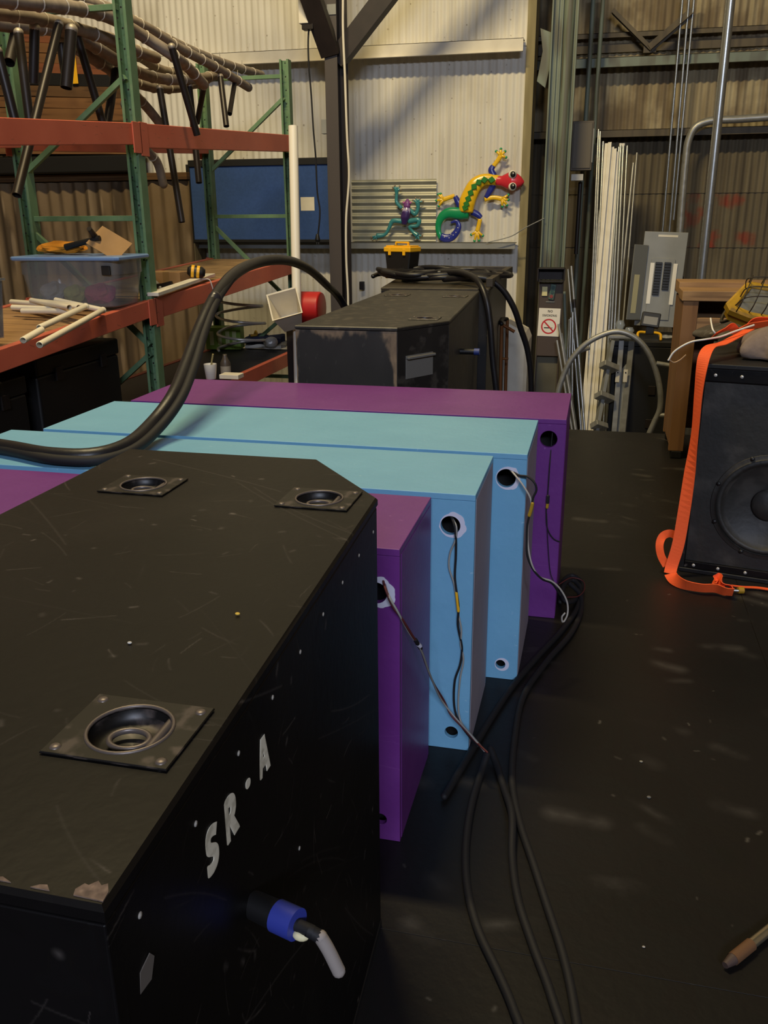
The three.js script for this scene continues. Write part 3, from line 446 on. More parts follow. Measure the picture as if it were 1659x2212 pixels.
{ const a = [-2.551, 1.055, -4.831], b = [-2.662, 1.095, -5.91]; const g = bx(0.07, 0.022, dist(a, b), 0, 0, 0, 0.003); const d = V(b).sub(V(a)).normalize(); g.applyQuaternion(new THREE.Quaternion().setFromUnitVectors(new THREE.Vector3(0, 0, -1), d)); top('white_batten', mv(g, (a[0] + b[0]) / 2, (a[1] + b[1]) / 2, (a[2] + b[2]) / 2), M.offWhite, 'white batten along the front beam of the far shelf', 'batten'); }
top('string', tube([[-2.6, 1.087, -5.627], [-2.565, 1.081, -5.668], [-2.555, 1.038, -5.684], [-2.553, 0.993, -5.702]], 0.004, 6), M.whitePlastic, 'white string hanging over the front beam under the striped roll', 'string');
for (const [i, p, q] of [[0, [-2.9, 1.062, -5.545], [-2.75, 1.081, -5.65]], [1, [-2.85, 1.043, -5.418], [-2.72, 1.073, -5.429]], [2, [-3, 1.08, -5.804], [-2.9, 1.077, -6]]]) top('steel_bracket', bar(p, q, 0.03, 0.03), M.steelDark, ['dark steel bracket longest in the clutter before the flat box', 'dark steel bracket nearest the green post on the far shelf', 'dark steel bracket tight against the flat cardboard box'][i], 'bracket');
{ const t = top('chrome_ball', ell(0.012, 0.012, 0.012, ...[-2.7, 1.06, -5.218]), M.galv, 'tiny chrome ball on the far shelf beside the green post', 'ball'); }
// white pole in front of the far post
top('white_pole', hollow([-2.365, 2.136, -6.95], [-2.30, FLOOR, -6.6], 0.036, 0.031, 20), mat({ color: 0xece6d6, roughness: 0.4 }), 'tall white plastic pole standing in front of the far rack post', 'pole');

// ---------------------------------------------------------------- under the far shelf
M.whiteWire = mat({ color: 0xb8b6ae, roughness: 0.3, metalness: 0.5 });
{ const c = [-2.961, 0.47, -7.122]; const pts = []; for (let i = 0; i <= 70; i++) { const a = i / 70 * Math.PI * 2 * 3.2 + 2.6; pts.push([c[0] + Math.cos(a) * (0.2 + 0.01 * Math.sin(i)), c[1] - 0.08 + i / 70 * 0.46, c[2] + Math.sin(a) * 0.2]); } top('coil_of_tubing', tube(pts, 0.012, 8, 220), M.whiteWire, 'springy coil of shiny grey tubing on the lower shelf', 'coil'); }
{ const p = [-3.212, 0.363, -7.352]; const t = thing('green_carton', 'green printed carton below the coil of tubing', 'carton', [p[0], p[1] + 0.0, p[2]]); part(t, 'body', bx(0.31, 0.19, 0.18, 0, 0.0955, 0, 0.004), mat({ map: canvasTex(256, 128, (g, w, h) => { g.fillStyle = '#6f8f2a'; g.fillRect(0, 0, w, h); }), roughness: 0.6 }));
  for (const x of [-0.1, -0.03, 0.04, 0.1]) part(t, 'pale_panel', bx(0.035, 0.12, 0.002, x, 0.1, 0.091, 0.0006), mat({ color: 0xb4bf8c, roughness: 0.7 })); t.rotation.y = 0.2; }
function foldedCloth(label, c, s, m) { const g = new THREE.BoxGeometry(1, 1, 1, 20, 4, 20); const q = g.attributes.position; for (let i = 0; i < q.count; i++) { const x = q.getX(i), y = q.getY(i), z = q.getZ(i); q.setXYZ(i, x * s[0] + 0.01 * Math.sin(z * 14), y * s[1] + (y > 0 ? 0.25 * s[1] * Math.sin(x * 9 + z * 5) : 0), z * s[2] + 0.008 * Math.sin(x * 12)); } g.computeVertexNormals(); g.translate(c[0], c[1] + s[1] / 2, c[2]); return top('folded_cloth', g, m, label, 'cloth'); }
const FC0 = [-2.875, 0.363, -7.533], FC1 = [FC0[0] - 0.03, 0.40, FC0[2]];
foldedCloth('folded navy cloth on the lowest rack shelf', FC1, [0.3, 0.05, 0.26], mat({ color: 0x1c2440, roughness: 0.9 }));
foldedCloth('folded white cloth under the navy one on the lowest rack shelf', FC0, [0.34, 0.03, 0.3], mat({ color: 0xb4b0a6, roughness: 0.9 }));
top('gold_ribbon', tube([[FC1[0] - 0.09, 0.47, FC1[2] + 0.02], [FC1[0] - 0.07, 0.50, FC1[2] + 0.04], [FC1[0] - 0.05, 0.475, FC1[2] + 0.07], [FC1[0] - 0.09, 0.47, FC1[2] + 0.1]], 0.01, 8), mat({ color: 0xc79a2a, roughness: 0.6 }), 'gold loop on the folded navy cloth', 'ribbon');
{ const g = new THREE.IcosahedronGeometry(0.06, 3), q = g.attributes.position; for (let i = 0; i < q.count; i++) { const k = 1 + 0.35 * (fbm(q.getX(i) * 3 + 1, q.getY(i) * 3 + q.getZ(i) * 2 + 1, 6, 3) - 0.5); q.setXYZ(i, q.getX(i) * k, q.getY(i) * k * 0.8, q.getZ(i) * k); } g.computeVertexNormals(); top('plastic_bag', mv(g, FC1[0] + 0.13, 0.43, FC1[2] + 0.2), phys({ color: 0xd8d8d4, roughness: 0.25, transmission: 0.6, thickness: 0 }), 'crumpled clear plastic bag in front of the folded cloths', 'bag'); }
{ // white scoop bin with a red lid
  const t = thing('scoop_bin', 'white tilted plastic bin with red edge beside the white pole', 'bin', [-2.344, 0.767, -6.6]); t.rotation.set(0, 0.3, 0.25);
  const g = lathe([[0.10, -0.14], [0.16, 0.13], [0.17, 0.135], [0.155, 0.13], [0.095, -0.13], [0, -0.13], [0, -0.14]], 4); g.rotateY(Math.PI / 4); g.rotateX(0.9); part(t, 'body', toCreasedNormals(g, 0.5), M.offWhite); }
{ const t = thing('red_drum', 'red plastic drum behind the white pole', 'drum', [-2.335, 0.771, -6.95]); part(t, 'body', lathe([[0, -0.16], [0.12, -0.16], [0.13, -0.14], [0.13, 0.05], [0.12, 0.075], [0, 0.08]]).rotateZ(Math.PI / 2), mat({ color: 0xb01c1c, roughness: 0.45 })); part(t, 'stand', box2(-0.12, 0.12, -1.55, -0.125, -0.1, 0.1), M.steelDark); }
{ const p = [-2.502, 0.496, -5.7]; const t = thing('spray_bottle', 'small bottle with pale cap beside the lower orange beam', 'bottle', [p[0], p[1] - 0.1, p[2]]); part(t, 'body', lathe([[0, 0], [0.036, 0], [0.036, 0.12], [0.02, 0.15], [0.014, 0.17], [0.014, 0.18], [0, 0.18]]), mat({ color: 0x4a423c, roughness: 0.4 })); part(t, 'label_band', lathe([[0.0366, 0.03], [0.0368, 0.03], [0.0368, 0.1], [0.0366, 0.1]]), mat({ color: 0x8a857c, roughness: 0.6 })); }
{ const p = [-2.525, 0.49, -5.5]; const t = thing('white_cup', 'small white cup just behind the far purple box', 'cup', [p[0], p[1] - 0.05, p[2]]); part(t, 'body', lathe([[0, 0], [0.034, 0], [0.045, 0.1], [0.042, 0.1], [0.031, 0.004], [0, 0.004]]), M.whitePlastic); const b = part(t, 'brush_handle', rod([-0.01, 0.02, 0], [0.035, 0.17, 0.02], 0.006), mat({ color: 0xb0a26a, roughness: 0.6 })); }
{ const p = [-2.418, 0.445, -5.6]; top('paper_pad', bx(0.14, 0.03, 0.1, p[0], p[1], p[2], 0.003), M.offWhite, 'pale paper pad just behind the far purple box', 'paper'); }
{ const t = thing('low_shelf', 'dark low shelf board carrying bottle and cup behind the purple box', 'shelf', [-1.98, 0.215, -5.6]); part(t, 'board', bx(0.8, 0.03, 0.5, -0.1, -0.02, 0, 0.004), M.woodDark); for (const x of [-0.4, 0.2]) part(t, 'leg', box2(x - 0.02, x + 0.02, -1.115, -0.035, -0.2, 0.2), M.woodDark); }
for (const [lab, z, h] of [['added dark case standing in for shade under the near shelf, the one closer to the camera', -3.35, 1.02], ['added dark case standing in for shade under the near shelf, the one by the green post', -4.25, 1.08]]) { const t = thing('added_shade_case', lab, 'case', [-3.02, FLOOR, z]); const H = h + 0.55; part(t, 'body', bx(0.62, H, 0.8, 0, H / 2, 0, 0.015), M.blackPlastic); part(t, 'lid', bx(0.63, 0.09, 0.81, 0, H + 0.046, 0, 0.012), M.blackPlastic); for (const q of [-0.22, 0.22]) part(t, 'latch', bx(0.012, 0.07, 0.06, 0.318, H - 0.01, q, 0.003), M.steelDark); }  // dark blocks added to keep the space under the near shelf black
{ const p = [-5.244, 2.876, -8.72]; top('yellow_strap', bx(0.06, 0.26, 0.012, ...p, 0.004), M.yellow, 'short yellow strap hanging over the front of the lumber stack', 'strap'); }
{ const t = thing('wall_outlet', 'small black outlet box low on the pale wall', 'outlet', [-2.438, 0.773, -9.23]); part(t, 'body', bx(0.05, 0.085, 0.04, 0, 0, 0, 0.004), M.blackPlastic); part(t, 'face', bx(0.036, 0.06, 0.006, 0, 0, 0.021, 0.002), M.steelDark); }

// ---------------------------------------------------------------- steel column with knee braces, cords and boxes on it
{
  const t = thing('steel_column', 'dark steel column with two diagonal knee braces in front of the pale wall', 'column'); const z = -8.2;
  part(t, 'flange', box2(-2.475, -2.36, FLOOR, 6.5, z - 0.006, z + 0.006, 0.001), M.colFace);
  part(t, 'web', box2(-2.385, -2.375, FLOOR, 6.5, z - 0.14, z - 0.006, 0.001), M.steelDark);
  part(t, 'flange', box2(-2.475, -2.305, FLOOR, 6.5, z - 0.15, z - 0.14, 0.001), M.steelDark);
  part(t, 'base_plate', box2(-2.55, -2.25, FLOOR, FLOOR + 0.02, z - 0.22, z + 0.08, 0.002), M.steelDark);
  const brace = (a, b, name) => { const g = merge([bar([0, 0, 0], [0, 2.4, 0], 0.16, 0.012), mv(bar([0, 0, 0], [0, 2.4, 0], 0.012, 0.12), 0.076, 0, -0.055), mv(bar([0, 0, 0], [0, 2.4, 0], 0.012, 0.12), -0.076, 0, -0.055)]); const d = V(b).sub(V(a)).normalize(); const xx = new THREE.Vector3().crossVectors(d, new THREE.Vector3(0, 0, 1)).normalize(), zz = new THREE.Vector3().crossVectors(xx, d); g.applyMatrix4(new THREE.Matrix4().makeBasis(xx, d, zz).setPosition(V(a))); part(t, name, g, M.braceSteel); };
  brace([-2.40, 2.78, z - 0.06], [-1.62, 3.60, z - 0.06], 'knee_brace');
  brace([-2.42, 2.80, z + 0.02], [-2.57, 3.5, z + 0.5], 'knee_brace');
  part(t, 'clamp', box2(-2.53, -2.475, 2.18, 2.3, z - 0.08, z - 0.02, 0.004), M.greyMetal);
  part(t, 'gusset_plate', box2(-2.44, -2.36, 3.12, 3.2, z + 0.006, z + 0.014, 0.001), M.greyMetal);
  const j = thing('junction_box', 'grey electrical box on the knee brace with a black cord leaving it', 'electrical box', [-2.596, 3.18, -8.05]); part(j, 'body', bx(0.085, 0.3, 0.1, 0, 0.0, 0, 0.006), M.offWhite); part(j, 'receptacle', bx(0.10, 0.05, 0.08, 0.03, -0.17, 0, 0.004), M.steelDark); part(j, 'bracket', bx(0.1, 0.04, 0.04, 0.08, -0.08, 0, 0.003), M.greyMetal);
  top('hanging_cable', tube([[-2.55, 3.073, -8.05], [-2.575, 2.935, -8.06], [-2.585, 2.723, -8.08], [-2.578, 2.506, -8.1], [-2.567, 2.206, -8.1], [-2.553, 1.976, -8.1], [-2.546, 1.663, -8.1], [-2.528, 1.524, -8.1], [-2.553, 1.302, -8.1]], 0.008, 8), M.rubberMatt, 'black power cord hanging in front of the blue board', 'cord');
  const pg = thing('cord_plug', 'black plug at the lower end of the hanging power cord', 'plug', [-2.558, 1.273, -8.1]); part(pg, 'body', lathe([[0, 0.05], [0.014, 0.045], [0.024, 0.0], [0.024, -0.02], [0, -0.02]]), M.blackPlastic); for (const x of [-0.009, 0.009]) part(pg, 'prong', bx(0.004, 0.025, 0.008, x, -0.032, 0, 0.001), M.galv);
  top('hanging_cable', tube([[-2.285, 3.289, -8.16], [-2.292, 3.01, -8.16], [-2.283, 2.65, -8.16], [-2.273, 2.128, -8.16], [-2.262, 1.819, -8.16], [-2.296, 1.462, -8.16], [-2.303, 1.094, -8.16], [-2.293, 0.758, -8.16], [-2.298, 0.5, -8.16]], 0.011, 8), M.offWhite, 'off white cord hanging down the right side of the dark column', 'cord');
}
// ---------------------------------------------------------------- blue framed board
{
  const z = -9.0, t = thing('notice_board', 'large blue fabric board in a black frame standing on the wall ledge', 'board', [-3.43, 1.217, z]); const w = 1.6, h = 0.80;
  part(t, 'panel', bx(w - 0.06, h - 0.06, 0.03, 0, h / 2, 0, 0.002), mat({ map: tex(256, 0.4, (u, v) => mix3(hex(0x34528c), hex(0x2b477c), fbm(u, v, 24))), roughness: 0.9 }));
  part(t, 'top_rail', box2(-w / 2 + 0.02, w / 2, h - 0.055, h + 0.01, -0.03, 0.03), M.blackPlastic); part(t, 'bottom_rail', box2(-w / 2, w / 2, 0, 0.03, -0.03, 0.03), M.blackPlastic);
  part(t, 'side_rail', box2(-w / 2 - 0.01, -w / 2 + 0.03, 0.0, h - 0.03, -0.035, 0.025), M.blackPlastic); part(t, 'side_rail', box2(w / 2 - 0.045, w / 2, 0.0, h + 0.03, -0.035, 0.035), M.steelDark);
  part(t, 'paper_label', box2(0.425, 0.57, 0.31, 0.44, 0.0155, 0.018, 0.0004), M.offWhite);
}
// ---------------------------------------------------------------- small corrugated panel, lizard and frog on the wall
{
  const pos = [], idx = [], N = 120, x0 = -2.53, x1 = -1.65, y0 = 1.222, y1 = 1.82;
  for (let k = 0; k < 2; k++) for (let i = 0; i <= N; i++) { const y = y0 + (y1 - y0) * i / N, zz = -9.225 + 0.009 * Math.sin(y / 0.066 * Math.PI * 2) - k * 0.003; pos.push(x0, y, zz, x1, y, zz); }
  for (let k = 0; k < 2; k++) for (let i = 0; i < N; i++) { const a = k * (N + 1) * 2 + i * 2; if (k) idx.push(a, a + 2, a + 1, a + 1, a + 2, a + 3); else idx.push(a, a + 1, a + 2, a + 1, a + 3, a + 2); }
  const g = new THREE.BufferGeometry(); g.setAttribute('position', new THREE.Float32BufferAttribute(pos, 3)); g.setIndex(idx); g.computeVertexNormals();
  top('corrugated_panel', g, mat({ map: tex(256, 0.6, (u, v) => mix3(hex(0xb4b29c), hex(0x99988a), fbm(u, v, 5))), roughness: 0.42, metalness: 0.35 }), 'small panel with sideways corrugations behind the frog figure', 'panel');
}
// flat-backed swelling limb: radii along a path, flattened toward the wall
function limb(pts, radii, flat = 0.6, seg = 28, n = 12) {
  const c = new THREE.CatmullRomCurve3(pts.map(V), false, 'centripetal'), pos = [], idx = [], rc = (t) => { const f = t * (radii.length - 1), i = Math.min(radii.length - 2, Math.floor(f)); return radii[i] + (radii[i + 1] - radii[i]) * (f - i); };
  const P = (s) => c.getPoint(s), zed2 = new THREE.Vector3(0, 0, 1);
  for (let i = 0; i <= seg; i++) { const s = i / seg, p = P(s), d = c.getTangent(s), nn = new THREE.Vector3().crossVectors(zed2, d).normalize(), r = Math.max(0.0005, rc(s)); for (let k = 0; k < n; k++) { const a = k / n * Math.PI * 2, q = p.clone().addScaledVector(nn, Math.cos(a) * r).addScaledVector(zed2, Math.sin(a) * r * flat); pos.push(q.x, q.y, q.z); } }
  for (let i = 0; i < seg; i++) for (let k = 0; k < n; k++) { const a = i * n + k, b = i * n + (k + 1) % n; idx.push(a, b, a + n, b, b + n, a + n); }
  const a0 = P(0), b0 = P(1); pos.push(a0.x, a0.y, a0.z, b0.x, b0.y, b0.z); const A = pos.length / 3 - 2; for (let k = 0; k < n; k++) { idx.push(A, (k + 1) % n, k); idx.push(A + 1, seg * n + k, seg * n + (k + 1) % n); }
  const g = new THREE.BufferGeometry(); g.setAttribute('position', new THREE.Float32BufferAttribute(pos, 3)); g.setIndex(idx); g.computeVertexNormals(); return g;
}
{
  const gl = (c) => phys({ color: c, roughness: 0.3, clearcoat: 0.5, clearcoatRoughness: 0.2 }); const yel = gl(0xf0bf1e), red = gl(0xd0303c), grn = gl(0x14905a), blu = gl(0x26308c), dgr = gl(0x2c7a22);
  const k = 0.0047, t = thing('lizard_figure', 'bright painted metal lizard with yellow body, red head and curled tail on the wall', 'figure');
  part(t, 'body', limb([[-1.015, 1.793, -9.17], [-1.169, 1.799, -9.16], [-1.248, 1.753, -9.15], [-1.296, 1.672, -9.15], [-1.327, 1.59, -9.15], [-1.335, 1.499, -9.16]], [10 * k, 12.5 * k, 15.5 * k, 16.5 * k, 17.5 * k, 15 * k], 0.55), yel);
  part(t, 'head', limb([[-1.055, 1.793, -9.165], [-0.996, 1.788, -9.16], [-0.946, 1.787, -9.155], [-0.896, 1.786, -9.15], [-0.842, 1.781, -9.15], [-0.802, 1.777, -9.155], [-0.775, 1.776, -9.16]], [9 * k, 10 * k, 15 * k, 19 * k, 14.5 * k, 9 * k, 2 * k], 0.55), red);
  part(t, 'tail', limb([[-1.313, 1.503, -9.165], [-1.406, 1.491, -9.165], [-1.509, 1.496, -9.17], [-1.579, 1.461, -9.17], [-1.616, 1.386, -9.17], [-1.61, 1.306, -9.17], [-1.581, 1.256, -9.17]], [14 * k, 12.5 * k, 11 * k, 9 * k, 6.5 * k, 5.5 * k, 7 * k], 0.55), grn);
  const tip = part(t, 'tail_tip', limb([[-1.591, 1.27, -9.17], [-1.538, 1.252, -9.17], [-1.477, 1.265, -9.17], [-1.426, 1.319, -9.17], [-1.409, 1.376, -9.17], [-1.433, 1.416, -9.17], [-1.489, 1.403, -9.17]], [8 * k, 8.5 * k, 8 * k, 7 * k, 5.5 * k, 4 * k, 2 * k], 0.5), blu);
  const dot = (p) => { const g = new THREE.SphereGeometry(0.0055, 8, 6); g.translate(...p); return g; };
  part(tip, 'white_dots', merge([[-1.549, 1.266, -9.147], [-1.501, 1.257, -9.147], [-1.46, 1.284, -9.15], [-1.433, 1.31, -9.152], [-1.415, 1.354, -9.155], [-1.484, 1.293, -9.15]].map(dot)), M.whitePlastic).userData.kind = 'stuff';
  // green lozenges down the back
  const c = new THREE.CatmullRomCurve3([[-1.05, 1.796, -9.12], [-1.163, 1.798, -9.12], [-1.243, 1.752, -9.11], [-1.295, 1.663, -9.11], [-1.325, 1.581, -9.11], [-1.343, 1.529, -9.115]].map(V));
  for (let i = 0; i < 8; i++) { const s = (i + 0.5) / 8, p = c.getPoint(s), d = c.getTangent(s); const g = prism([[-0.04, 0], [0, -0.034], [0.04, 0], [0, 0.034]], 0.014, 0.004); g.rotateZ(Math.atan2(d.y, d.x)); part(t, 'lozenge', mv(g, p.x, p.y, p.z - 0.002), dgr); }
  for (const p of [[-0.886, 1.844, -9.12], [-0.882, 1.735, -9.12]]) { const e = part(t, 'eye', ell(0.04, 0.04, 0.035, ...p), M.whitePlastic); part(e, 'pupil', ell(0.027, 0.029, 0.02, p[0] + 0.005, p[1] + 0.001, p[2] + 0.022), M.blackPlastic); part(e, 'glint', ell(0.007, 0.007, 0.005, p[0] + 0.012, p[1] + 0.01, p[2] + 0.04), M.whitePlastic); }
  const leg = (up, lo, tips) => { part(t, 'upper_leg', limb(up, [7 * k, 6.5 * k, 5 * k], 0.7, 16), blu); const h = lo[lo.length - 1]; const f = part(t, 'foot_and_shin', merge([limb(lo, [4.5 * k, 4.5 * k, 5 * k], 0.6, 14), ...tips.map((q) => limb([h, [(h[0] + q[0]) / 2, (h[1] + q[1]) / 2, h[2] + 0.008], q], [3.6 * k, 2.8 * k, 2 * k], 0.7, 6, 8))].map((g) => g.toNonIndexed())), yel); part(f, 'toe_pads', merge(tips.map((q) => ell(0.014, 0.014, 0.01, ...q, 10))), grn); };
  leg([[-1.072, 1.836, -9.18], [-1.101, 1.892, -9.18], [-1.08, 1.929, -9.18]], [[-1.08, 1.925, -9.18], [-1.041, 1.975, -9.18], [-1.011, 2.02, -9.18]], [[-1.057, 2.059, -9.18], [-1.013, 2.079, -9.18], [-0.972, 2.057, -9.18], [-0.961, 2.003, -9.18]]);
  leg([[-1.074, 1.756, -9.18], [-1.108, 1.696, -9.18], [-1.143, 1.636, -9.18]], [[-1.156, 1.619, -9.18], [-1.07, 1.636, -9.18], [-0.983, 1.622, -9.18]], [[-0.925, 1.66, -9.18], [-0.923, 1.613, -9.18], [-0.935, 1.565, -9.18], [-0.98, 1.553, -9.18]]);
  leg([[-1.4, 1.556, -9.18], [-1.429, 1.609, -9.18], [-1.453, 1.652, -9.18]], [[-1.458, 1.657, -9.18], [-1.514, 1.64, -9.18], [-1.569, 1.623, -9.18]], [[-1.622, 1.672, -9.18], [-1.64, 1.615, -9.18], [-1.616, 1.562, -9.18], [-1.598, 1.676, -9.18]]);
  leg([[-1.278, 1.503, -9.18], [-1.221, 1.476, -9.18], [-1.188, 1.446, -9.18]], [[-1.197, 1.437, -9.18], [-1.209, 1.375, -9.18], [-1.222, 1.318, -9.18]], [[-1.281, 1.287, -9.18], [-1.247, 1.229, -9.18], [-1.201, 1.234, -9.18], [-1.165, 1.278, -9.18]]);
}
{
  const teal = phys({ color: 0x3a8488, roughness: 0.28, clearcoat: 0.6, clearcoatRoughness: 0.15 }), k = 0.0047;
  const pur = phys({ map: tex(256, 0.2, (u, v) => mix3(mix3(hex(0x4a2f6e), hex(0x35265a), fbm(u, v, 6)), hex(0xc9c2dd), ss(0.6, 0.85, streak(u, v, 14, 3)))), roughness: 0.3, clearcoat: 0.5 });
  const t = thing('frog_figure', 'teal climbing frog figure with a purple streaked back', 'figure');
  part(t, 'body', limb([[-1.935, 1.56, -9.14], [-1.938, 1.516, -9.135], [-1.953, 1.454, -9.135], [-1.964, 1.387, -9.145]], [6 * k, 9.5 * k, 10 * k, 5 * k], 0.7), pur);
  const hd = part(t, 'head', limb([[-1.93, 1.631, -9.14], [-1.929, 1.6, -9.135], [-1.934, 1.565, -9.135], [-1.939, 1.538, -9.14]], [2 * k, 6.5 * k, 8 * k, 6 * k], 0.7), mat({ color: 0x7a4584, roughness: 0.35 }));
  for (const p of [[-1.964, 1.596, -9.12], [-1.893, 1.595, -9.12]]) part(hd, 'eye', ell(0.013, 0.013, 0.013, ...p, 10), mat({ color: 0xb86a9c, roughness: 0.3 }));
  const lg = (pts, rad, tips) => { const h = pts[pts.length - 1]; const l = part(t, 'limb', merge([limb(pts, rad.map((r) => r * k), 0.85, 30), ...tips.map((q) => limb([h, [(h[0] + q[0]) / 2, (h[1] + q[1]) / 2, h[2] + 0.005], q], [2.6 * k, 2 * k, 1.6 * k], 0.8, 5, 7))]), teal); part(l, 'toe_tips', merge(tips.map((q) => ell(0.011, 0.011, 0.011, ...q, 8))), mat({ color: 0x8a7a68, roughness: 0.4 })); };
  lg([[-1.989, 1.543, -9.15], [-2.042, 1.601, -9.15], [-2.042, 1.676, -9.15], [-2.042, 1.724, -9.15]], [4, 3.8, 3.5, 5.5], [[-2.08, 1.742, -9.15], [-2.061, 1.755, -9.15], [-2.013, 1.75, -9.15], [-1.999, 1.719, -9.15]]);
  lg([[-1.908, 1.529, -9.15], [-1.851, 1.489, -9.15], [-1.823, 1.542, -9.15], [-1.828, 1.603, -9.15]], [4, 4.5, 3.8, 5.5], [[-1.875, 1.617, -9.15], [-1.847, 1.639, -9.15], [-1.804, 1.634, -9.15], [-1.771, 1.607, -9.15]]);
  lg([[-1.989, 1.419, -9.15], [-2.086, 1.419, -9.15], [-2.12, 1.357, -9.15], [-2.164, 1.293, -9.15], [-2.252, 1.275, -9.15]], [5.5, 5, 4, 3.5, 6], [[-2.306, 1.266, -9.15], [-2.297, 1.239, -9.15], [-2.257, 1.235, -9.15]]);
  lg([[-1.922, 1.418, -9.15], [-1.81, 1.427, -9.14], [-1.824, 1.378, -9.14], [-1.906, 1.365, -9.14], [-1.874, 1.316, -9.15], [-1.826, 1.28, -9.15]], [5.5, 5, 4, 3.5, 3.5, 6], [[-1.845, 1.239, -9.15], [-1.806, 1.235, -9.15], [-1.778, 1.28, -9.15]]);
}
// ---------------------------------------------------------------- speakers behind the painted boxes
{
  const t = thing('speaker_cabinet', 'worn black speaker cabinet with scraped bare edges just behind the painted boxes', 'speaker');
  const worn = tex(512, 0.497, (u, v) => { const e = Math.min((1 - v) * 1.1, (1 - u) * (0.5 + (1 - v) * 2.2), u * 2 + 0.03) + 0.16 * (fbm(u, v, 9, 5) - 0.5); let c = mix3(hex(0x201e1c), hex(0x2e2c28), fbm(u, v, 6)); const w = (1 - v < (1 - u) ? 1 : 1) * (1 - ss(0.01, 0.05, e)); c = mix3(c, mix3(hex(0xb89c78), hex(0x6c5a46), fbm(u, v, 20)), w * 0.85); return mix3(c, hex(0x5a5752), 0.3 * ss(0.72, 0.85, fbm(u, v, 30))); }, 1.0);
  worn.offset.set(1.385 / 0.497, 0);
  const wornM = mat({ map: worn, roughness: 0.6 });
  const dusty = mat({ map: tex(512, 1.0, (u, v) => { let c = mix3(hex(0x201e1c), hex(0x2e2c28), fbm(u, v, 6)); return mix3(c, hex(0x575147), 0.6 * ss(0.5, 0.8, fbm(u, v, 28))); }), roughness: 0.5 });
  const o = [[-1.385, -3.985], [-0.888, -3.985], [-0.696, -4.296], [-0.778, -6.04], [-1.40, -6.04]];
  cabinet(t, o, 1.0, dusty, [wornM, dusty, dusty, dusty, dusty], [[-1.25, -5.62, 0, 1.1], [-0.87, -5.58, 0, 1.1], [-0.83, -4.36, 0, 1.1]]);
  // sunk grip on the cut corner
  const g0 = merge([bx(0.19, 0.11, 0.004, 0, 0, 0.001, 0.0015), mv(bx(0.19, 0.012, 0.022, 0, 0, 0.011, 0.003), 0, 0.045, 0)]); const q = [-0.80, 0.80, -4.125]; g0.rotateY(1.018 - 0.0); g0.translate(...[-0.809, 0.809, -4.115]);
  part(t, 'side_grip', uvm(g0), mat({ color: 0x77746c, roughness: 0.5 }), 'pale scuffed grip on the cut corner');
}
{
  const t = thing('speaker_cabinet', 'tall dark cabinet at the rear, its top covered by coiled black cable', 'speaker', [0, FLOOR, 0]);
  const sm = mat({ map: T.black, color: C(0xffffff), roughness: 0.45 }), tm = mat({ map: T.darkWall, color: C(0x8a8680), roughness: 0.5 });
  cabinet(t, [[-1.5, -6.2], [-0.735, -6.2], [-0.77, -7.8], [-1.66, -7.8]], 1.0 - FLOOR, tm, [sm, sm, sm, sm], []);
  part(t, 'rim', box2(-0.775, -0.725, 1.0 - FLOOR, 1.06 - FLOOR, -7.8, -6.35, 0.004), tm); part(t, 'rim', box2(-1.62, -0.775, 1.0 - FLOOR, 1.06 - FLOOR, -7.8, -7.76, 0.004), tm);
}
{ const t = thing('cable_plug', 'black cable plug with blue ring in the side of the worn speaker', 'plug', [-0.735, 0.77, -4.85]); part(t, 'body', rod([0.0, 0, 0], [0.09, 0, 0.0], 0.016), M.blackPlastic); part(t, 'ring', rod([0.09, 0, 0], [0.12, 0, 0], 0.019), mat({ color: 0x2a3a78, roughness: 0.5 })); }
// toolbox
{
  const p = [-1.583, 1.003, -7.3]; const t = thing('toolbox', 'black toolbox with a bright yellow lid on the rear cabinet', 'toolbox', [p[0], 1.003, -7.3]); t.rotation.y = -0.38;
  part(t, 'body', prism([[-0.10, 0], [0.10, 0], [0.125, 0.2], [-0.125, 0.2]], 0.15, 0.008).translate(0, 0, -0.075), M.blackPlastic);
  const lid = part(t, 'lid', merge([bx(0.262, 0.04, 0.165, 0, 0.215, 0, 0.008), bx(0.24, 0.012, 0.13, 0, 0.24, 0, 0.004)]), M.yellow); part(lid, 'grip_recess', bx(0.07, 0.004, 0.04, -0.03, 0.2465, 0.01, 0.001), M.blackPlastic);
  part(t, 'handle', merge([bx(0.13, 0.014, 0.02, 0, 0.268, 0, 0.005), bx(0.014, 0.03, 0.02, -0.06, 0.256, 0, 0.004), bx(0.014, 0.03, 0.02, 0.06, 0.256, 0, 0.004)]), M.yellow);
  for (const x of [-0.07, 0.07]) part(t, 'latch', bx(0.025, 0.05, 0.012, x, 0.195, 0.082, 0.003), M.yellow);
}
top('yellow_tag', merge([bx(0.06, 0.035, 0.02, ...[-1.566, 1.043, -6.75], 0.006)]), M.yellow, 'small yellow tag on the left end of the coiled cable', 'tag');
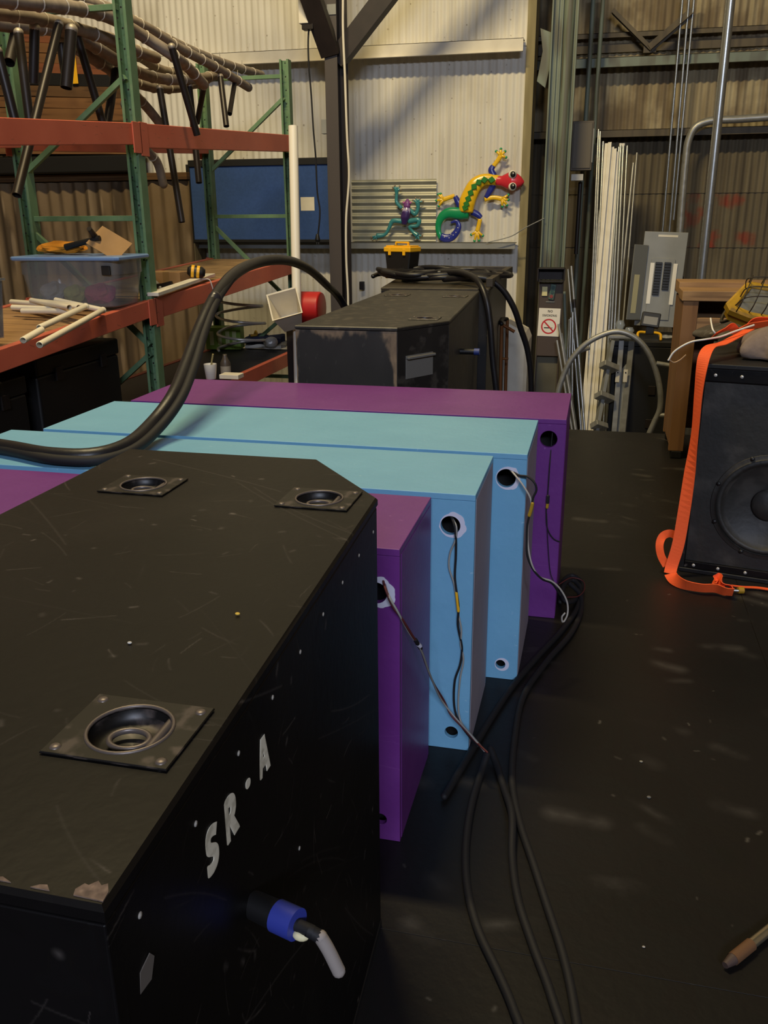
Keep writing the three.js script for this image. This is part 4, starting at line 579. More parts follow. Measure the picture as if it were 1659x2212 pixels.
// coil of thick black cable on the rear cabinet and its two falling ends
{
  const pts = []; for (let i = 0; i <= 150; i++) { const a = i / 150 * Math.PI * 2 * 7 + Math.PI, k = i / 150, w = (i < 16 ? 0.56 - 0.11 * (i / 16) : 0.44) + 0.03 * Math.sin(i * 0.7), cx = -1.24 + 0.12 * Math.sin(k * 5); const x = cx + Math.cos(a) * w * (0.9 - 0.2 * Math.sin(k * 9)), z = -6.95 + Math.sin(a) * (0.32 + 0.05 * Math.cos(i)); pts.push([x, 1.026 + k * 0.05 + 0.012 * Math.sin(i * 0.9), z]); }
  top('cable_coil', tube(pts, 0.018, 8, 560), M.rubber, 'coil of thick black cable heaped on the rear cabinet', 'cable');
  top('black_cable', tube([[-1.148, 1.077, -6.7], [-0.954, 1.088, -6.45], [-0.803, 1.043, -6.2], [-0.742, 0.942, -6.12], [-0.706, 0.774, -6.1], [-0.678, 0.521, -6.1], [-0.649, 0.328, -6.1], [-0.624, 0.109, -6.12]], 0.022, 10), M.rubber, 'black cable end falling straight down beside the rear cabinet', 'cable');
  top('black_cable', tube([[-1.113, 1.034, -6.6], [-0.927, 1.052, -6.5], [-0.776, 1.044, -6.5], [-0.675, 0.972, -6.52], [-0.59, 0.84, -6.55], [-0.537, 0.685, -6.6], [-0.49, 0.544, -6.65], [-0.458, 0.363, -6.7], [-0.445, 0.141, -6.75]], 0.022, 10), M.rubber, 'black cable end curving far out to the right of the rear cabinet', 'cable');
}
// thick multicore cable looping over the painted boxes
{
  const main = [[-2.06, 0.816, -2.35], [-1.909, 0.816, -2.333], [-1.748, 0.816, -2.296], [-1.571, 0.816, -2.249], [-1.444, 0.816, -2.27], [-1.389, 0.822, -2.365], [-1.388, 0.853, -2.55], [-1.378, 0.912, -2.68], [-1.415, 0.988, -2.88], [-1.459, 1.082, -3.1], [-1.484, 1.174, -3.3], [-1.526, 1.248, -3.6], [-1.575, 1.28, -4], [-1.586, 1.277, -4.4], [-1.624, 1.212, -4.9], [-1.688, 1.07, -5.5], [-1.733, 0.916, -6], [-1.64, 0.689, -6.1]];
  const t = thing('multicore_cable', 'thick black cable looping in a high arch over the painted boxes', 'cable');
  part(t, 'sheath', tube(main, 0.025, 12, 200), M.rubber);
  const low = main.slice(0, 12).map((p, i) => { const k = Math.min(1, i / 3) * (1 - Math.max(0, i - 8) / 4); return [p[0] + 0.035 * k, p[1] - 0.004 * k, p[2] + 0.03 * (i < 6 ? 1 : 0.4) * k]; });
  part(t, 'second_cable', tube(low, 0.016, 10, 150), M.rubberMatt);
  part(t, 'worn_tape', tube([[-1.488, 1.145, -3.27], [-1.484, 1.166, -3.29], [-1.479, 1.186, -3.31]], 0.0262, 12, 12), mat({ color: 0x2c2a2e, roughness: 0.3 }));
}
// ---------------------------------------------------------------- white drum and hand truck right of the rear cabinet
{
  const t = thing('white_tank', 'white plastic tank with a sloping shoulder behind the hand truck', 'tank', [0, 0, -7.86]);
  part(t, 'body', prism([[-0.93, FLOOR], [-0.575, FLOOR], [-0.57, 0.42], [-0.60, 0.49], [-0.76, 0.575], [-0.93, 0.59]], 0.45, 0.03).translate(0, 0, -0.45), M.offWhite);
}
{
  const t = thing('hand_truck', 'rusty brown hand truck frame with a black grip in front of the white tank', 'hand truck'); const z = -7.2; const b = mat({ color: 0x7a4a20, roughness: 0.6, metalness: 0.3 });
  part(t, 'rail', rod([-0.715, FLOOR, z + 0.05], [-0.735, 0.65, z + 0.05], 0.014), b); part(t, 'rail', rod([-0.70, FLOOR, z - 0.24], [-0.72, 0.65, z - 0.24], 0.014), b);
  part(t, 'grip', tube([[-0.735, 0.655, z + 0.06], [-0.75, 0.66, z + 0.02], [-0.75, 0.66, z - 0.2], [-0.725, 0.655, z - 0.25]], 0.018, 10), M.blackPlastic); part(t, 'brace', rod([-0.735, 0.64, z], [-0.635, 0.585, z + 0.0], 0.013), b); part(t, 'peg', rod([-0.74, 0.37, z + 0.02], [-0.675, 0.37, z + 0.02], 0.01), b);
  part(t, 'crossbar', rod([-0.72, 0.0, z + 0.05], [-0.71, 0.0, z - 0.24], 0.012), b); part(t, 'toe_plate', box2(-0.72, -0.55, FLOOR, FLOOR + 0.01, z - 0.26, z + 0.07, 0.002), b);
  for (const q of [z + 0.11, z - 0.30]) { const w = new THREE.TorusGeometry(0.085, 0.03, 8, 20); part(t, 'wheel', mv(w, -0.68, FLOOR + 0.115, q), M.rubberMatt); }
}

// ---------------------------------------------------------------- steel by the right end of the pale wall
{
  const t = thing('steel_column', 'weathered grey green ribbed steel column right of the lizard', 'column'); const z = -9.0;
  part(t, 'face', box2(-0.565, -0.345, FLOOR, 6.5, z - 0.02, z, 0.002), M.greyGreen);
  for (const [x, d] of [[-0.565, 0.05], [-0.52, 0.02], [-0.48, 0.022], [-0.345, 0.06]]) part(t, 'rib', box2(x - 0.008, x + 0.008, FLOOR, 6.5, z, z + d, 0.003), M.greyGreen);
  part(t, 'half_round', rod([-0.42, FLOOR, z - 0.005], [-0.42, 6.5, z - 0.005], 0.05, 0.05, 20), M.greyGreen);
  part(t, 'web', box2(-0.46, -0.44, FLOOR, 6.5, z - 0.35, z - 0.02, 0.002), M.steelDark);
  part(t, 'base_plate', box2(-0.62, -0.28, FLOOR, FLOOR + 0.02, z - 0.3, z + 0.14, 0.002), M.steelDark);
  part(t, 'bolt_bracket', prism([[-0.06, -0.2], [0.02, -0.26], [0.05, -0.1], [0.05, 0.2], [-0.05, 0.24], [-0.02, 0.05]], 0.012, 0.002).translate(-0.63, 2.85, z - 0.1), M.greyGreen);
}
for (const [lab, a, b, r] of [['dark vertical pipe nearest the ribbed steel column on the old wall', [-0.234, 3.469, -9.6], [-0.217, 2.181, -9.6], 0.022], ['thin brown vertical pipe beside the top of the conduit bundle', [-0.145, 3.464, -9.6], [-0.123, 2.178, -9.6], 0.02]]) { const e = [b[0] + (b[0] - a[0]) * 0.2, FLOOR, -9.6]; top('wall_pipe', rod(a, [a[0] - 0.005, FLOOR, a[2]], r), M.greyGreen, lab, 'pipe'); }
{ const t = thing('junction_box', 'grey brown electrical box on the wall right of the ribbed column', 'electrical box', [-0.245, 2.094, -9.3]); part(t, 'body', bx(0.20, 0.44, 0.12, 0, 0, 0, 0.006), mat({ color: 0x544b3e, roughness: 0.6 })); part(t, 'cover', bx(0.17, 0.40, 0.012, 0, 0, 0.063, 0.003), mat({ color: 0x5e5648, roughness: 0.6 })); part(t, 'hinge', bx(0.012, 0.3, 0.02, 0.1, 0, 0.055, 0.003), M.greyMetal); part(t, 'outlet', bx(0.115, 0.06, 0.08, -0.03, -0.28, 0, 0.004), M.offWhite); part(t, 'conduit', rod([0, -0.32, -0.1], [0, -1.0, -0.1], 0.02), M.steelDark); }
// switch post with sign
{
  const z = -8.5, x0 = -0.535, x1 = -0.325, t = thing('switch_post', 'dark brown steel post carrying a hooded switch and remote', 'post'); const m = mat({ color: 0x4a3d33, roughness: 0.55 });
  part(t, 'face', box2(x0, x1, 0.2, 0.88, z - 0.012, z, 0.002), m); part(t, 'edge', box2(x0 - 0.006, x0 + 0.006, FLOOR, 0.9, z - 0.10, z, 0.002), m); part(t, 'edge', box2(x1 - 0.006, x1 + 0.006, FLOOR, 0.9, z - 0.10, z, 0.002), m);
  part(t, 'sunk_panel', box2(x0, x1, FLOOR, 0.21, z - 0.07, z - 0.058, 0.001), mat({ color: 0x5d5846, roughness: 0.6 }));
  const hood = merge([bx(0.235, 0.012, 0.14, -0.43, 1.01, z + 0.05, 0.003), bx(0.235, 0.10, 0.012, -0.43, 0.955, z + 0.0, 0.003), bx(0.012, 0.11, 0.13, -0.548, 0.955, z + 0.045, 0.003), bx(0.012, 0.11, 0.13, -0.312, 0.955, z + 0.045, 0.003), bx(0.235, 0.012, 0.1, -0.43, 0.895, z + 0.04, 0.003)]); part(t, 'hood', hood, M.steelDark);
  part(t, 'switch_plate', bx(0.05, 0.085, 0.012, -0.485, 0.80, z + 0.007, 0.003), mat({ color: 0xd8d09a, roughness: 0.45 }));
  const rm = bx(0.05, 0.14, 0.02, 0, 0, 0, 0.005); rm.rotateZ(-0.14); rm.translate(-0.415, 0.795, z + 0.012); const r = part(t, 'remote', uvm(rm), mat({ color: 0x50675c, roughness: 0.5 })); for (const [i, c] of [[0, 0x2c4a48], [1, 0x2c4a48], [2, 0x8a3a34]]) part(r, 'button', mv(rot(new THREE.CylinderGeometry(0.016, 0.016, 0.006, 16), Math.PI / 2, 0, 0), -0.409 - i * 0.006, 0.835 - i * 0.04, z + 0.0245), mat({ color: c, roughness: 0.5 }));
  part(t, 'slot', box2(-0.47, -0.39, 0.70, 0.708, z, z + 0.006, 0.001), M.greyMetal);
  const s = thing('warning_sign', 'white NO SMOKING sign with a red ring on the brown post', 'sign', [-0.431, 0.515, z + 0.004]); s.rotation.z = -0.02;
  const face = new THREE.PlaneGeometry(0.196, 0.256); face.userData.uvm = true; face.translate(0, 0, 0.0032);
  part(s, 'plate', bx(0.2, 0.26, 0.004, 0, 0, 0, 0.0015), M.whitePlastic);
  part(s, 'printed_face', face, mat({ map: canvasTex(392, 512, (g) => {
    g.fillStyle = '#ece6d8'; g.fillRect(0, 0, 392, 512); g.fillStyle = '#1c1a1a'; g.textAlign = 'center'; g.font = 'bold 62px sans-serif'; g.fillText('NO', 205, 72); g.font = 'bold 58px sans-serif'; g.fillText('SMOKING', 200, 148);
    g.fillStyle = '#1c1a1a'; g.fillRect(110, 346, 130, 20); g.fillRect(250, 346, 14, 20); g.strokeStyle = '#c8222a'; g.lineWidth = 26; g.beginPath(); g.arc(196, 330, 128, 0, Math.PI * 2); g.stroke(); g.beginPath(); g.moveTo(106, 240); g.lineTo(286, 420); g.stroke(); }), roughness: 0.45 }));
  top('loose_wire', tube([[-1.099, 1.217, -9], [-0.861, 1.278, -9], [-0.726, 1.356, -8.95], [-0.554, 1.44, -8.95]], 0.005, 6), M.greyMetal, 'thin loose wire springing from the ledge over to the ribbed column', 'wire');
}
// leaning conduits, battens and pipes
{
  const lean = (lab, a, b, r, m, name = 'steel_conduit', grp = 'conduits leaning by the switch post') => { const d = V(b).sub(V(a)), k = (FLOOR - a[1]) / d.y; const e = [a[0] + d.x * k, FLOOR, a[2] + d.z * k]; const t = thing(name, lab, 'pipe', [0, 0, 0], grp); part(t, 'tube', hollow(a, e, r, r - 0.003, 12), m); return [t, a, e]; };
  const [ta, aa, ab] = lean('bright steel conduit with a dark coupling, right one of the leaning pair', [-0.269, 1.004, -8.9], [-0.068, -0.292, -8.55], 0.013, M.galv); const at = (k) => [aa[0] + (ab[0] - aa[0]) * k, aa[1] + (ab[1] - aa[1]) * k, aa[2] + (ab[2] - aa[2]) * k]; part(ta, 'coupling', rod(at(0.16), at(0.20), 0.018), M.steelDark);
  lean('bright steel conduit, left one of the leaning pair', [-0.298, 0.974, -8.9], [-0.103, -0.293, -8.55], 0.011, M.galv);
  lean('steel conduit standing almost upright in front of the post', [-0.233, 0.563, -8.5], [-0.208, -0.133, -8.4], 0.011, M.galv); lean('steel conduit standing upright beside the almost upright one', [-0.22, 0.609, -8.55], [-0.174, -0.135, -8.42], 0.011, M.galv); lean('short steel conduit third in the upright row', [-0.248, 0.533, -8.62], [-0.241, -0.153, -8.5], 0.01, M.galv);
  lean('grey conduit leaning in from behind the sign', [-0.337, 0.511, -8.42], [-0.222, 0.017, -8.3], 0.012, M.alu); lean('grey conduit lowest behind the sign edge', [-0.343, 0.367, -8.38], [-0.249, -0.028, -8.3], 0.011, M.alu); lean('grey conduit second behind the sign edge', [-0.309, 0.416, -8.5], [-0.204, -0.035, -8.35], 0.011, M.alu);
  lean('dull grey pipe just right of the sign', [-0.315, 0.778, -8.75], [-0.239, -0.037, -8.6], 0.016, M.greyGreen);
    const g2 = 'tall bundle leaning on the old wall';
  [['tallest thin steel conduit of the tall bundle', [-0.103, 2.238, -9.300], [-0.024, -0.496, -8.550], 0.011], ['second thin steel conduit from the left in the tall bundle', [-0.085, 2.221, -9.300], [-0.002, -0.495, -8.550], 0.01], ['third thin steel conduit from the left in the tall bundle', [-0.052, 2.131, -9.300], [0.024, -0.494, -8.550], 0.012], ['thin steel conduit right of the white battens', [0.098, 2.079, -9.300], [0.138, -0.488, -8.550], 0.011], ['thin steel conduit with a white end in the tall bundle', [0.113, 2.103, -9.300], [0.168, -0.487, -8.550], 0.012], ['thin steel conduit second with a white end in the tall bundle', [0.138, 2.102, -9.300], [0.199, -0.485, -8.550], 0.012], ['rightmost close steel conduit of the tall bundle', [0.174, 2.089, -9.300], [0.233, -0.483, -8.550], 0.011]].forEach(([lab, p, q, r]) => { const [t, a] = lean(lab, p, q, r, M.galv, 'steel_conduit', g2); if (lab.includes('white end')) part(t, 'white_end', rod([a[0], a[1] - 0.05, a[2]], [a[0], a[1] + 0.01, a[2]], r * 1.25), M.whitePlastic); });
  [['stray bright conduit leaning apart right of the tall bundle', [0.268, 2.026, -9.300], [0.242, -0.483, -8.550], 0.009], ['thin flat stray rod fanning out of the tall bundle', [0.242, 1.936, -9.300], [0.177, -0.486, -8.550], 0.012]].forEach(([lab, p, q, r]) => lean(lab, p, q, r, M.alu, 'steel_conduit', g2));
  [['leftmost long white batten of the tall bundle', [-0.017, 2.114, -9.300], [-0.068, -0.498, -8.550], 0.034], ['second long white batten from the left of the tall bundle', [0.009, 2.121, -9.300], [-0.033, -0.496, -8.550], 0.03], ['third long white batten from the left of the tall bundle', [0.033, 2.080, -9.300], [0.003, -0.495, -8.550], 0.036], ['fourth long white batten from the left of the tall bundle', [0.060, 2.063, -9.300], [0.042, -0.493, -8.550], 0.03], ['long white batten nearest the ladder in the tall bundle', [0.079, 2.038, -9.300], [0.086, -0.491, -8.550], 0.034]].forEach(([lab, a, b, w], i) => { a[2] += [0, 0.03, 0.005, 0.04, 0.015][i]; b[2] += [0, 0.05, 0.01, 0.06, 0.02][i]; const k = (FLOOR - a[1]) / (b[1] - a[1]); const e = [a[0] + (b[0] - a[0]) * k, FLOOR, a[2] + (b[2] - a[2]) * k]; const t = thing('long_batten', lab, 'batten', [0, 0, 0], 'white battens leaning on the old wall'); part(t, 'face', bar(a, e, w, 0.02, 0.003), M.offWhite); part(t, 'edge_strip', bar([a[0] + w / 2, a[1], a[2]], [e[0] + w / 2, e[1], e[2]], 0.006, 0.028, 0.001), M.whitePlastic); });
}
// wall conduits over the old wall
[['leftmost of three thin wall conduits', [0.58, 3.41, -9.72], [0.592, 1.304, -9.72]], ['middle one of three thin wall conduits', [0.639, 3.407, -9.72], [0.659, 1.303, -9.72]], ['rightmost of three thin wall conduits, ending above the breaker panel', [0.684, 3.405, -9.72], [0.689, 1.414, -9.72]]].forEach(([lab, a, b]) => top('wall_conduit', rod(a, b, 0.012), M.galv, lab, 'conduit', 'thin conduits on the old wall'));
top('bent_conduit', tube([[1.619, 2.343, -9.66], [1.21, 2.326, -9.66], [0.918, 2.314, -9.66], [0.805, 2.264, -9.66], [0.753, 2.141, -9.66], [0.746, 1.953, -9.66], [0.753, 1.393, -9.66], [0.779, 0.763, -9.66]], 0.036, 12), M.alu, 'grey bent conduit turning from the wall to the right', 'conduit');
top('steel_pole', hollow([0.785, FLOOR, -7.5], [0.775, 5.5, -7.5], 0.034, 0.03, 20), M.galv, 'tall plain steel pole in front of the old wall', 'pole');
{ const t = thing('angle_brace', 'V shaped angle iron brace high on the old wall', 'brace'); const L = (a, b, w) => merge([bar(a, b, w, 0.006, 0.001), bar([a[0], a[1] - 0.02, a[2] + 0.02], [b[0], b[1] - 0.02, b[2] + 0.02], 0.006, 0.04, 0.001)]); part(t, 'arm', L([-0.057, 3.324, -9.74], [0.323, 2.982, -9.74], 0.05), girtMat); part(t, 'arm', L([0.322, 2.979, -9.72], [0.685, 3.275, -9.72], 0.08), girtMat); part(t, 'joint_plate', bx(0.12, 0.08, 0.01, ...[0.323, 2.981, -9.735], 0.002), girtMat); }
// breaker panel
{
  const p = [0.518, 0.496, -8.52]; const t = thing('breaker_panel', 'grey breaker panel with two black switch rows, standing on a dark case', 'electrical panel', p); t.rotation.set(-0.08, 0.0, -0.035); const w = 0.375, h = 0.83;
  part(t, 'cover', bx(w, h, 0.02, 0.012, h / 2, 0, 0.004), M.greyMetal); part(t, 'raised_frame', prism([[-0.11, 0.06], [0.10, 0.06], [0.10, 0.59], [0.085, 0.605], [-0.095, 0.605], [-0.11, 0.59]], 0.012, 0.003).translate(0.02, 0, 0.008), M.greyMetal);
  for (const [x, y0, n, nm] of [[-0.022, 0.29, 12, 'L'], [0.055, 0.34, 10, 'R']]) for (let i = 0; i < n; i++) part(t, 'breaker', bx(0.058, 0.0215, 0.018, x, y0 + i * 0.0243 + (12 - n) * 0, 0.026, 0.002), M.blackPlastic);
  for (const [x, y0] of [[-0.082, 0.22], [0.118, 0.22]]) part(t, 'label_strip', bx(0.035, 0.36, 0.002, x + 0.005, y0 + 0.16, 0.0215, 0.0005), M.whitePlastic);
  part(t, 'name_strip', bx(0.17, 0.018, 0.002, 0.03, h - 0.035, 0.0115, 0.0005), M.offWhite);
  const d = bx(0.15, 0.66, 0.012, -0.07, 0, 0, 0.003); d.rotateY(0.6); d.translate(-0.135, 0.38, 0.02); const dr = part(t, 'door', uvm(d), mat({ color: 0x6e6f6b, roughness: 0.55 })); const lb = bx(0.055, 0.34, 0.002, -0.085, -0.1, 0.0075, 0.0005); lb.rotateY(0.6); lb.translate(-0.135, 0.38, 0.02); part(dr, 'index_card', lb, mat({ color: 0xb8b088, roughness: 0.7 }));
}
{ const t = thing('black_case', 'large black case on the floor under the breaker panel', 'case', [0.47, FLOOR, -8.35]); part(t, 'body', bx(0.62, 1.28, 0.7, 0, 0.64, 0, 0.01), mat({ color: 0x121213, roughness: 0.55 })); part(t, 'lid', bx(0.63, 0.045, 0.71, 0, 1.303, 0, 0.006), mat({ color: 0x19191a, roughness: 0.5 })); part(t, 'latch', bx(0.06, 0.08, 0.012, 0.05, 0.9, 0.355, 0.003), M.steelDark); part(t, 'latch', bx(0.06, 0.08, 0.012, 0.05, 0.6, 0.355, 0.003), M.steelDark); }
const CT = FLOOR + 1.3265;
{ const t = thing('work_light', 'small black work light with yellow foot on the dark case', 'work light', [0.455, CT, -8.15]); const hd = bx(0.16, 0.13, 0.05, 0, 0, 0, 0.01); hd.rotateX(-0.35); hd.rotateZ(-0.12); hd.translate(0.01, 0.165, -0.01); part(t, 'head', uvm(hd), M.blackPlastic); const ln = bx(0.12, 0.07, 0.006, 0, -0.01, 0.026, 0.002); ln.rotateX(-0.35); ln.rotateZ(-0.12); ln.translate(0.01, 0.165, -0.01); part(t, 'lens', uvm(ln), mat({ color: 0x8c8a84, roughness: 0.25 })); part(t, 'foot', tube([[-0.09, 0.012, 0.08], [-0.085, 0.06, 0.03], [-0.02, 0.06, 0], [0.05, 0.06, 0], [0.10, 0.05, 0.04], [0.105, 0.012, 0.09]], 0.012, 8), M.yellow); part(t, 'stem', bx(0.07, 0.07, 0.04, 0.01, 0.08, 0, 0.006), M.blackPlastic); }
for (const [lab, x, z, h] of [['taller clear glass jar on the dark case', 0.21, -8.2, 0.15], ['shorter clear glass jar beside the taller one', 0.29, -8.12, 0.10]]) { const t = thing('glass_jar', lab, 'jar', [x, CT, z], 'clear jars on the dark case'); part(t, 'body', lathe([[0, 0], [0.045, 0], [0.05, 0.01], [0.05, h * 0.45], [0.03, h * 0.55], [0.045, h * 0.75], [0.03, h], [0.027, h], [0.042, h * 0.75], [0.027, h * 0.55], [0.047, h * 0.45], [0.047, 0.012], [0, 0.008]]), M.clear); part(t, 'rim', mv(rot(new THREE.TorusGeometry(0.029, 0.003, 6, 20), Math.PI / 2, 0, 0), 0, h, 0), M.clear); }
{ const g = new THREE.PlaneGeometry(0.22, 0.16, 22, 16); g.rotateX(-Math.PI / 2); const q = g.attributes.position; for (let i = 0; i < q.count; i++) q.setY(i, 0.006 + 0.03 * fbm(q.getX(i) * 4 + 2, q.getZ(i) * 4 + 2, 5, 3)); g.computeVertexNormals(); top('plastic_wrap', mv(g, 0.66, CT, -8.2), phys({ color: 0xdedede, roughness: 0.2, transmission: 0.5, thickness: 0 }), 'crumpled clear plastic wrap at the right end of the dark case', 'wrap'); }
top('black_wire', tube([[0.70, CT + 0.008, -8.6], [0.645, 0.835, -8.7], [0.726, 0.957, -8.75], [0.779, 0.75, -8.75], [0.726, 0.585, -8.7], [0.685, 0.711, -8.7], [0.734, 0.837, -8.7]], 0.008, 8), M.rubberMatt, 'tangled black wire right of the breaker panel', 'wire');
// step ladder
{
  const t = thing('step_ladder', 'folded aluminium step ladder with treads, in front of the white battens', 'ladder'); const z = -7.95;
  const rail = (a, b, w, d, m = M.alu) => { const D = V(b).sub(V(a)), k = (FLOOR - a[1]) / D.y; const e = [a[0] + D.x * k, FLOOR, a[2] + D.z * k]; return part(t, 'rail', bar(a, e, w, d, 0.003), m); };
  rail([0.146, 0.437, -7.95], [0.068, -0.349, -7.85], 0.09, 0.03, M.greyMetal); rail([0.229, 0.44, -8], [0.225, -0.356, -7.91], 0.045, 0.03); rail([0.316, 0.426, -8], [0.301, -0.352, -7.91], 0.05, 0.03); rail([0.274, 0.428, -8.04], [0.267, -0.363, -7.95], 0.05, 0.03, M.greyMetal);
  for (const [a, b] of [[[0.077, 0.245, -7.85], [0.2, 0.189, -7.92]], [[0.057, -0.018, -7.82], [0.176, -0.079, -7.9]], [[0.04, -0.278, -7.79], [0.139, -0.325, -7.87]]]) part(t, 'tread', bar(a, b, 0.05, 0.09, 0.004), M.alu);
  for (const p of [[0.216, 0.134, -7.91], [0.282, 0.137, -7.91]]) { const r = part(t, 'hinge_plate', bx(0.035, 0.11, 0.008, ...p, 0.002), M.offWhite); part(r, 'rivet', mv(rot(new THREE.CylinderGeometry(0.006, 0.006, 0.006, 10), Math.PI / 2, 0, 0), p[0], p[1] + 0.03, p[2] + 0.006), M.steelDark); }
  part(t, 'top_cap', bx(0.24, 0.03, 0.1, ...[0.233, 0.471, -7.95], 0.006), M.alu);
}
// bent pipe hoop
{
  const t = thing('pipe_hoop', 'large bent grey pipe hoop with short rungs, right of the boxes', 'hoop'); const z = -7.0;
  part(t, 'pipe', tube([[-0.288, -0.281, -7], [-0.261, 0.099, -7], [-0.236, 0.229, -7], [-0.175, 0.395, -7], [-0.074, 0.523, -7], [0.05, 0.601, -7], [0.168, 0.631, -7], [0.284, 0.596, -7], [0.383, 0.507, -7], [0.464, 0.361, -7], [0.518, 0.184, -7], [0.527, 0.04, -7], [0.492, -0.072, -7], [0.455, -0.204, -7], [0.435, -0.548, -7]], 0.0215, 12, 160), M.alu);
  part(t, 'rung', rod([0.471, 0.397, -7], [0.615, 0.377, -7], 0.019), M.alu); part(t, 'rung', rod([0.521, -0.005, -7], [0.638, -0.003, -7], 0.019), M.alu); part(t, 'rung', rod([-0.116, 0.469, -7], [-0.041, 0.485, -7.1], 0.015), M.alu);
}
// ---------------------------------------------------------------- wooden rack and speaker on the deck at right
{
  const t = thing('wooden_rack', 'open wooden rack with plank top behind the right speaker', 'rack'); const x0 = 0.505, x1 = 1.3, z0 = -5.69, z1 = -6.25;
  for (const [x, z] of [[x0 + 0.045, z0 - 0.02], [x1 - 0.045, z0 - 0.02], [x0 + 0.045, z1 + 0.02], [x1 - 0.045, z1 + 0.02]]) part(t, 'leg', box2(x - 0.045, x + 0.045, 0.05, 0.985, z - 0.02, z + 0.02, 0.003), M.woodV);
  part(t, 'top_plank', box2(x0 - 0.01, x1 + 0.01, 0.985, 1.045, z0 - 0.28, z0 + 0.012, 0.004), M.wood); part(t, 'top_plank', box2(x0 - 0.01, x1 + 0.01, 1.0, 1.075, z1 - 0.01, z0 - 0.285, 0.004), M.wood);
  part(t, 'rail', box2(x0 + 0.04, x1 - 0.04, 0.80, 0.885, z0 - 0.045, z0 - 0.003, 0.003), M.wood); part(t, 'shelf', box2(x0 + 0.01, x1 - 0.01, 0.86, 0.88, z1 + 0.04, z0 - 0.045, 0.002), M.wood);
  part(t, 'side_board', box2(x0 + 0.002, x0 + 0.02, 0.08, 0.98, z1 + 0.04, z0 - 0.04, 0.002), M.woodV); part(t, 'back_board', box2(x0 + 0.02, x1, 0.08, 0.98, z1, z1 + 0.015, 0.002), M.woodDark);
  for (const x of [x0 + 0.05, x1 - 0.05]) for (const z of [z0 - 0.03, z1 + 0.03]) part(t, 'foot', box2(x - 0.035, x + 0.035, 0, 0.051, z - 0.03, z + 0.03, 0.008), M.blackPlastic);
}
{
  const t = thing('speaker_cabinet', 'black speaker with a big round woofer at right, an orange strap hung over it', 'speaker', [0.428, 0, -3.765]); t.rotation.y = -0.2; const w = 0.66, h = 0.914, d = 0.95, th = 0.02;
  const cm = mat({ map: T.black, color: C(0xffffff), roughness: 0.5 }), gm = mat({ map: tex(512, 0.8, (u, v) => { let c = mix3(hex(0x24231f), hex(0x322f2b), fbm(u, v, 5)); return mix3(c, hex(0x4a4640), 0.6 * ss(0.5, 0.8, fbm(u, v, 10))); }), roughness: 0.55, bumpMap: fine, bumpScale: 0.0008 });
  part(t, 'lid', box2(0, w, h - th, h, -d, 0.004, 0.004), cm); part(t, 'bottom', box2(0, w, 0, th, -d, 0.004, 0.004), cm); part(t, 'side_panel', box2(0, th, th, h - th, -d, 0.002, 0.003), cm); part(t, 'side_panel', box2(w - th, w, th, h - th, -d, 0.002, 0.003), cm); part(t, 'back_panel', box2(th, w - th, th, h - th, -d, -d + 0.018, 0.002), cm);
  const cx = 0.325, cy = 0.33, r = 0.222; part(t, 'baffle', prism([[th + 0.001, th + 0.03], [w - th - 0.001, th + 0.03], [w - th - 0.001, h - th - 0.05], [th + 0.001, h - th - 0.05]], 0.018, 0.002, [circlePath(cx, cy, r - 0.012)]).translate(0, 0, -0.034), gm);
  part(t, 'rim', box2(th, w - th, h - th - 0.052, h - th, -0.03, 0.0, 0.003), M.blackSide); part(t, 'rim', box2(th, w - th, th, th + 0.032, -0.03, 0.0, 0.003), M.blackSide);
  const wf = part(t, 'woofer', mv(rot(lathe([[0, -0.045], [0.07, -0.05], [0.17, -0.018], [0.185, 0.004], [0.196, 0.008], [0.206, 0.003], [0.212, -0.003], [0.226, -0.002], [0.228, 0.004], [0.226, 0.007], [0.214, 0.006], [0.207, 0.012]].map(([a, b]) => [a, b]), 48), Math.PI / 2, 0, 0), cx, cy, -0.017), gm); part(wf, 'dust_cap', ell(0.07, 0.07, 0.028, cx, cy, -0.058), gm);
  for (let i = 0; i < 8; i++) { const a = i / 8 * Math.PI * 2 + 0.4; part(wf, 'bolt', mv(rot(lathe([[0, 0.008], [0.008, 0.007], [0.01, 0]], 10), Math.PI / 2, 0, 0), cx + Math.cos(a) * 0.22, cy + Math.sin(a) * 0.22, -0.011), M.blackPlastic); }
  for (const y of [th + 0.016, h - th - 0.026]) for (const x of [0.06, 0.16, 0.27, 0.38, 0.5]) part(t, 'screw', mv(rot(lathe([[0, 0.003], [0.005, 0.0025], [0.007, 0]], 10), Math.PI / 2, 0, 0), x, y, 0.0), M.brassScrew);
}
{ // cabinet between the speaker and the wooden rack
  const t = thing('grey_cabinet', 'dark grey cabinet squeezed between the right speaker and the wooden rack', 'cabinet', [0.60, 0, -4.86]); t.rotation.y = -0.16; const gm = mat({ map: T.black, color: C(0xffffff), roughness: 0.5 }), pm = mat({ map: tex(256, 0.6, (u, v) => mix3(hex(0x3c3b38), hex(0x4a4844), fbm(u, v, 5))), roughness: 0.55 });
  part(t, 'front', box2(0, 0.6, 0.02, 0.82, -0.02, 0, 0.003), pm); part(t, 'lid', box2(-0.002, 0.602, 0.82, 0.84, -0.6, 0.003, 0.003), pm); part(t, 'side_panel', box2(0, 0.018, 0.02, 0.82, -0.6, -0.021, 0.002), pm); part(t, 'side_panel', box2(0.582, 0.6, 0.02, 0.82, -0.6, -0.021, 0.002), pm); part(t, 'back_panel', box2(0.018, 0.582, 0.02, 0.82, -0.6, -0.582, 0.002), gm); part(t, 'bottom', box2(0, 0.6, 0, 0.02, -0.6, 0, 0.002), gm); part(t, 'slot', box2(0.035, 0.05, 0.55, 0.70, -0.004, 0.002, 0.001), M.blackHole);
}
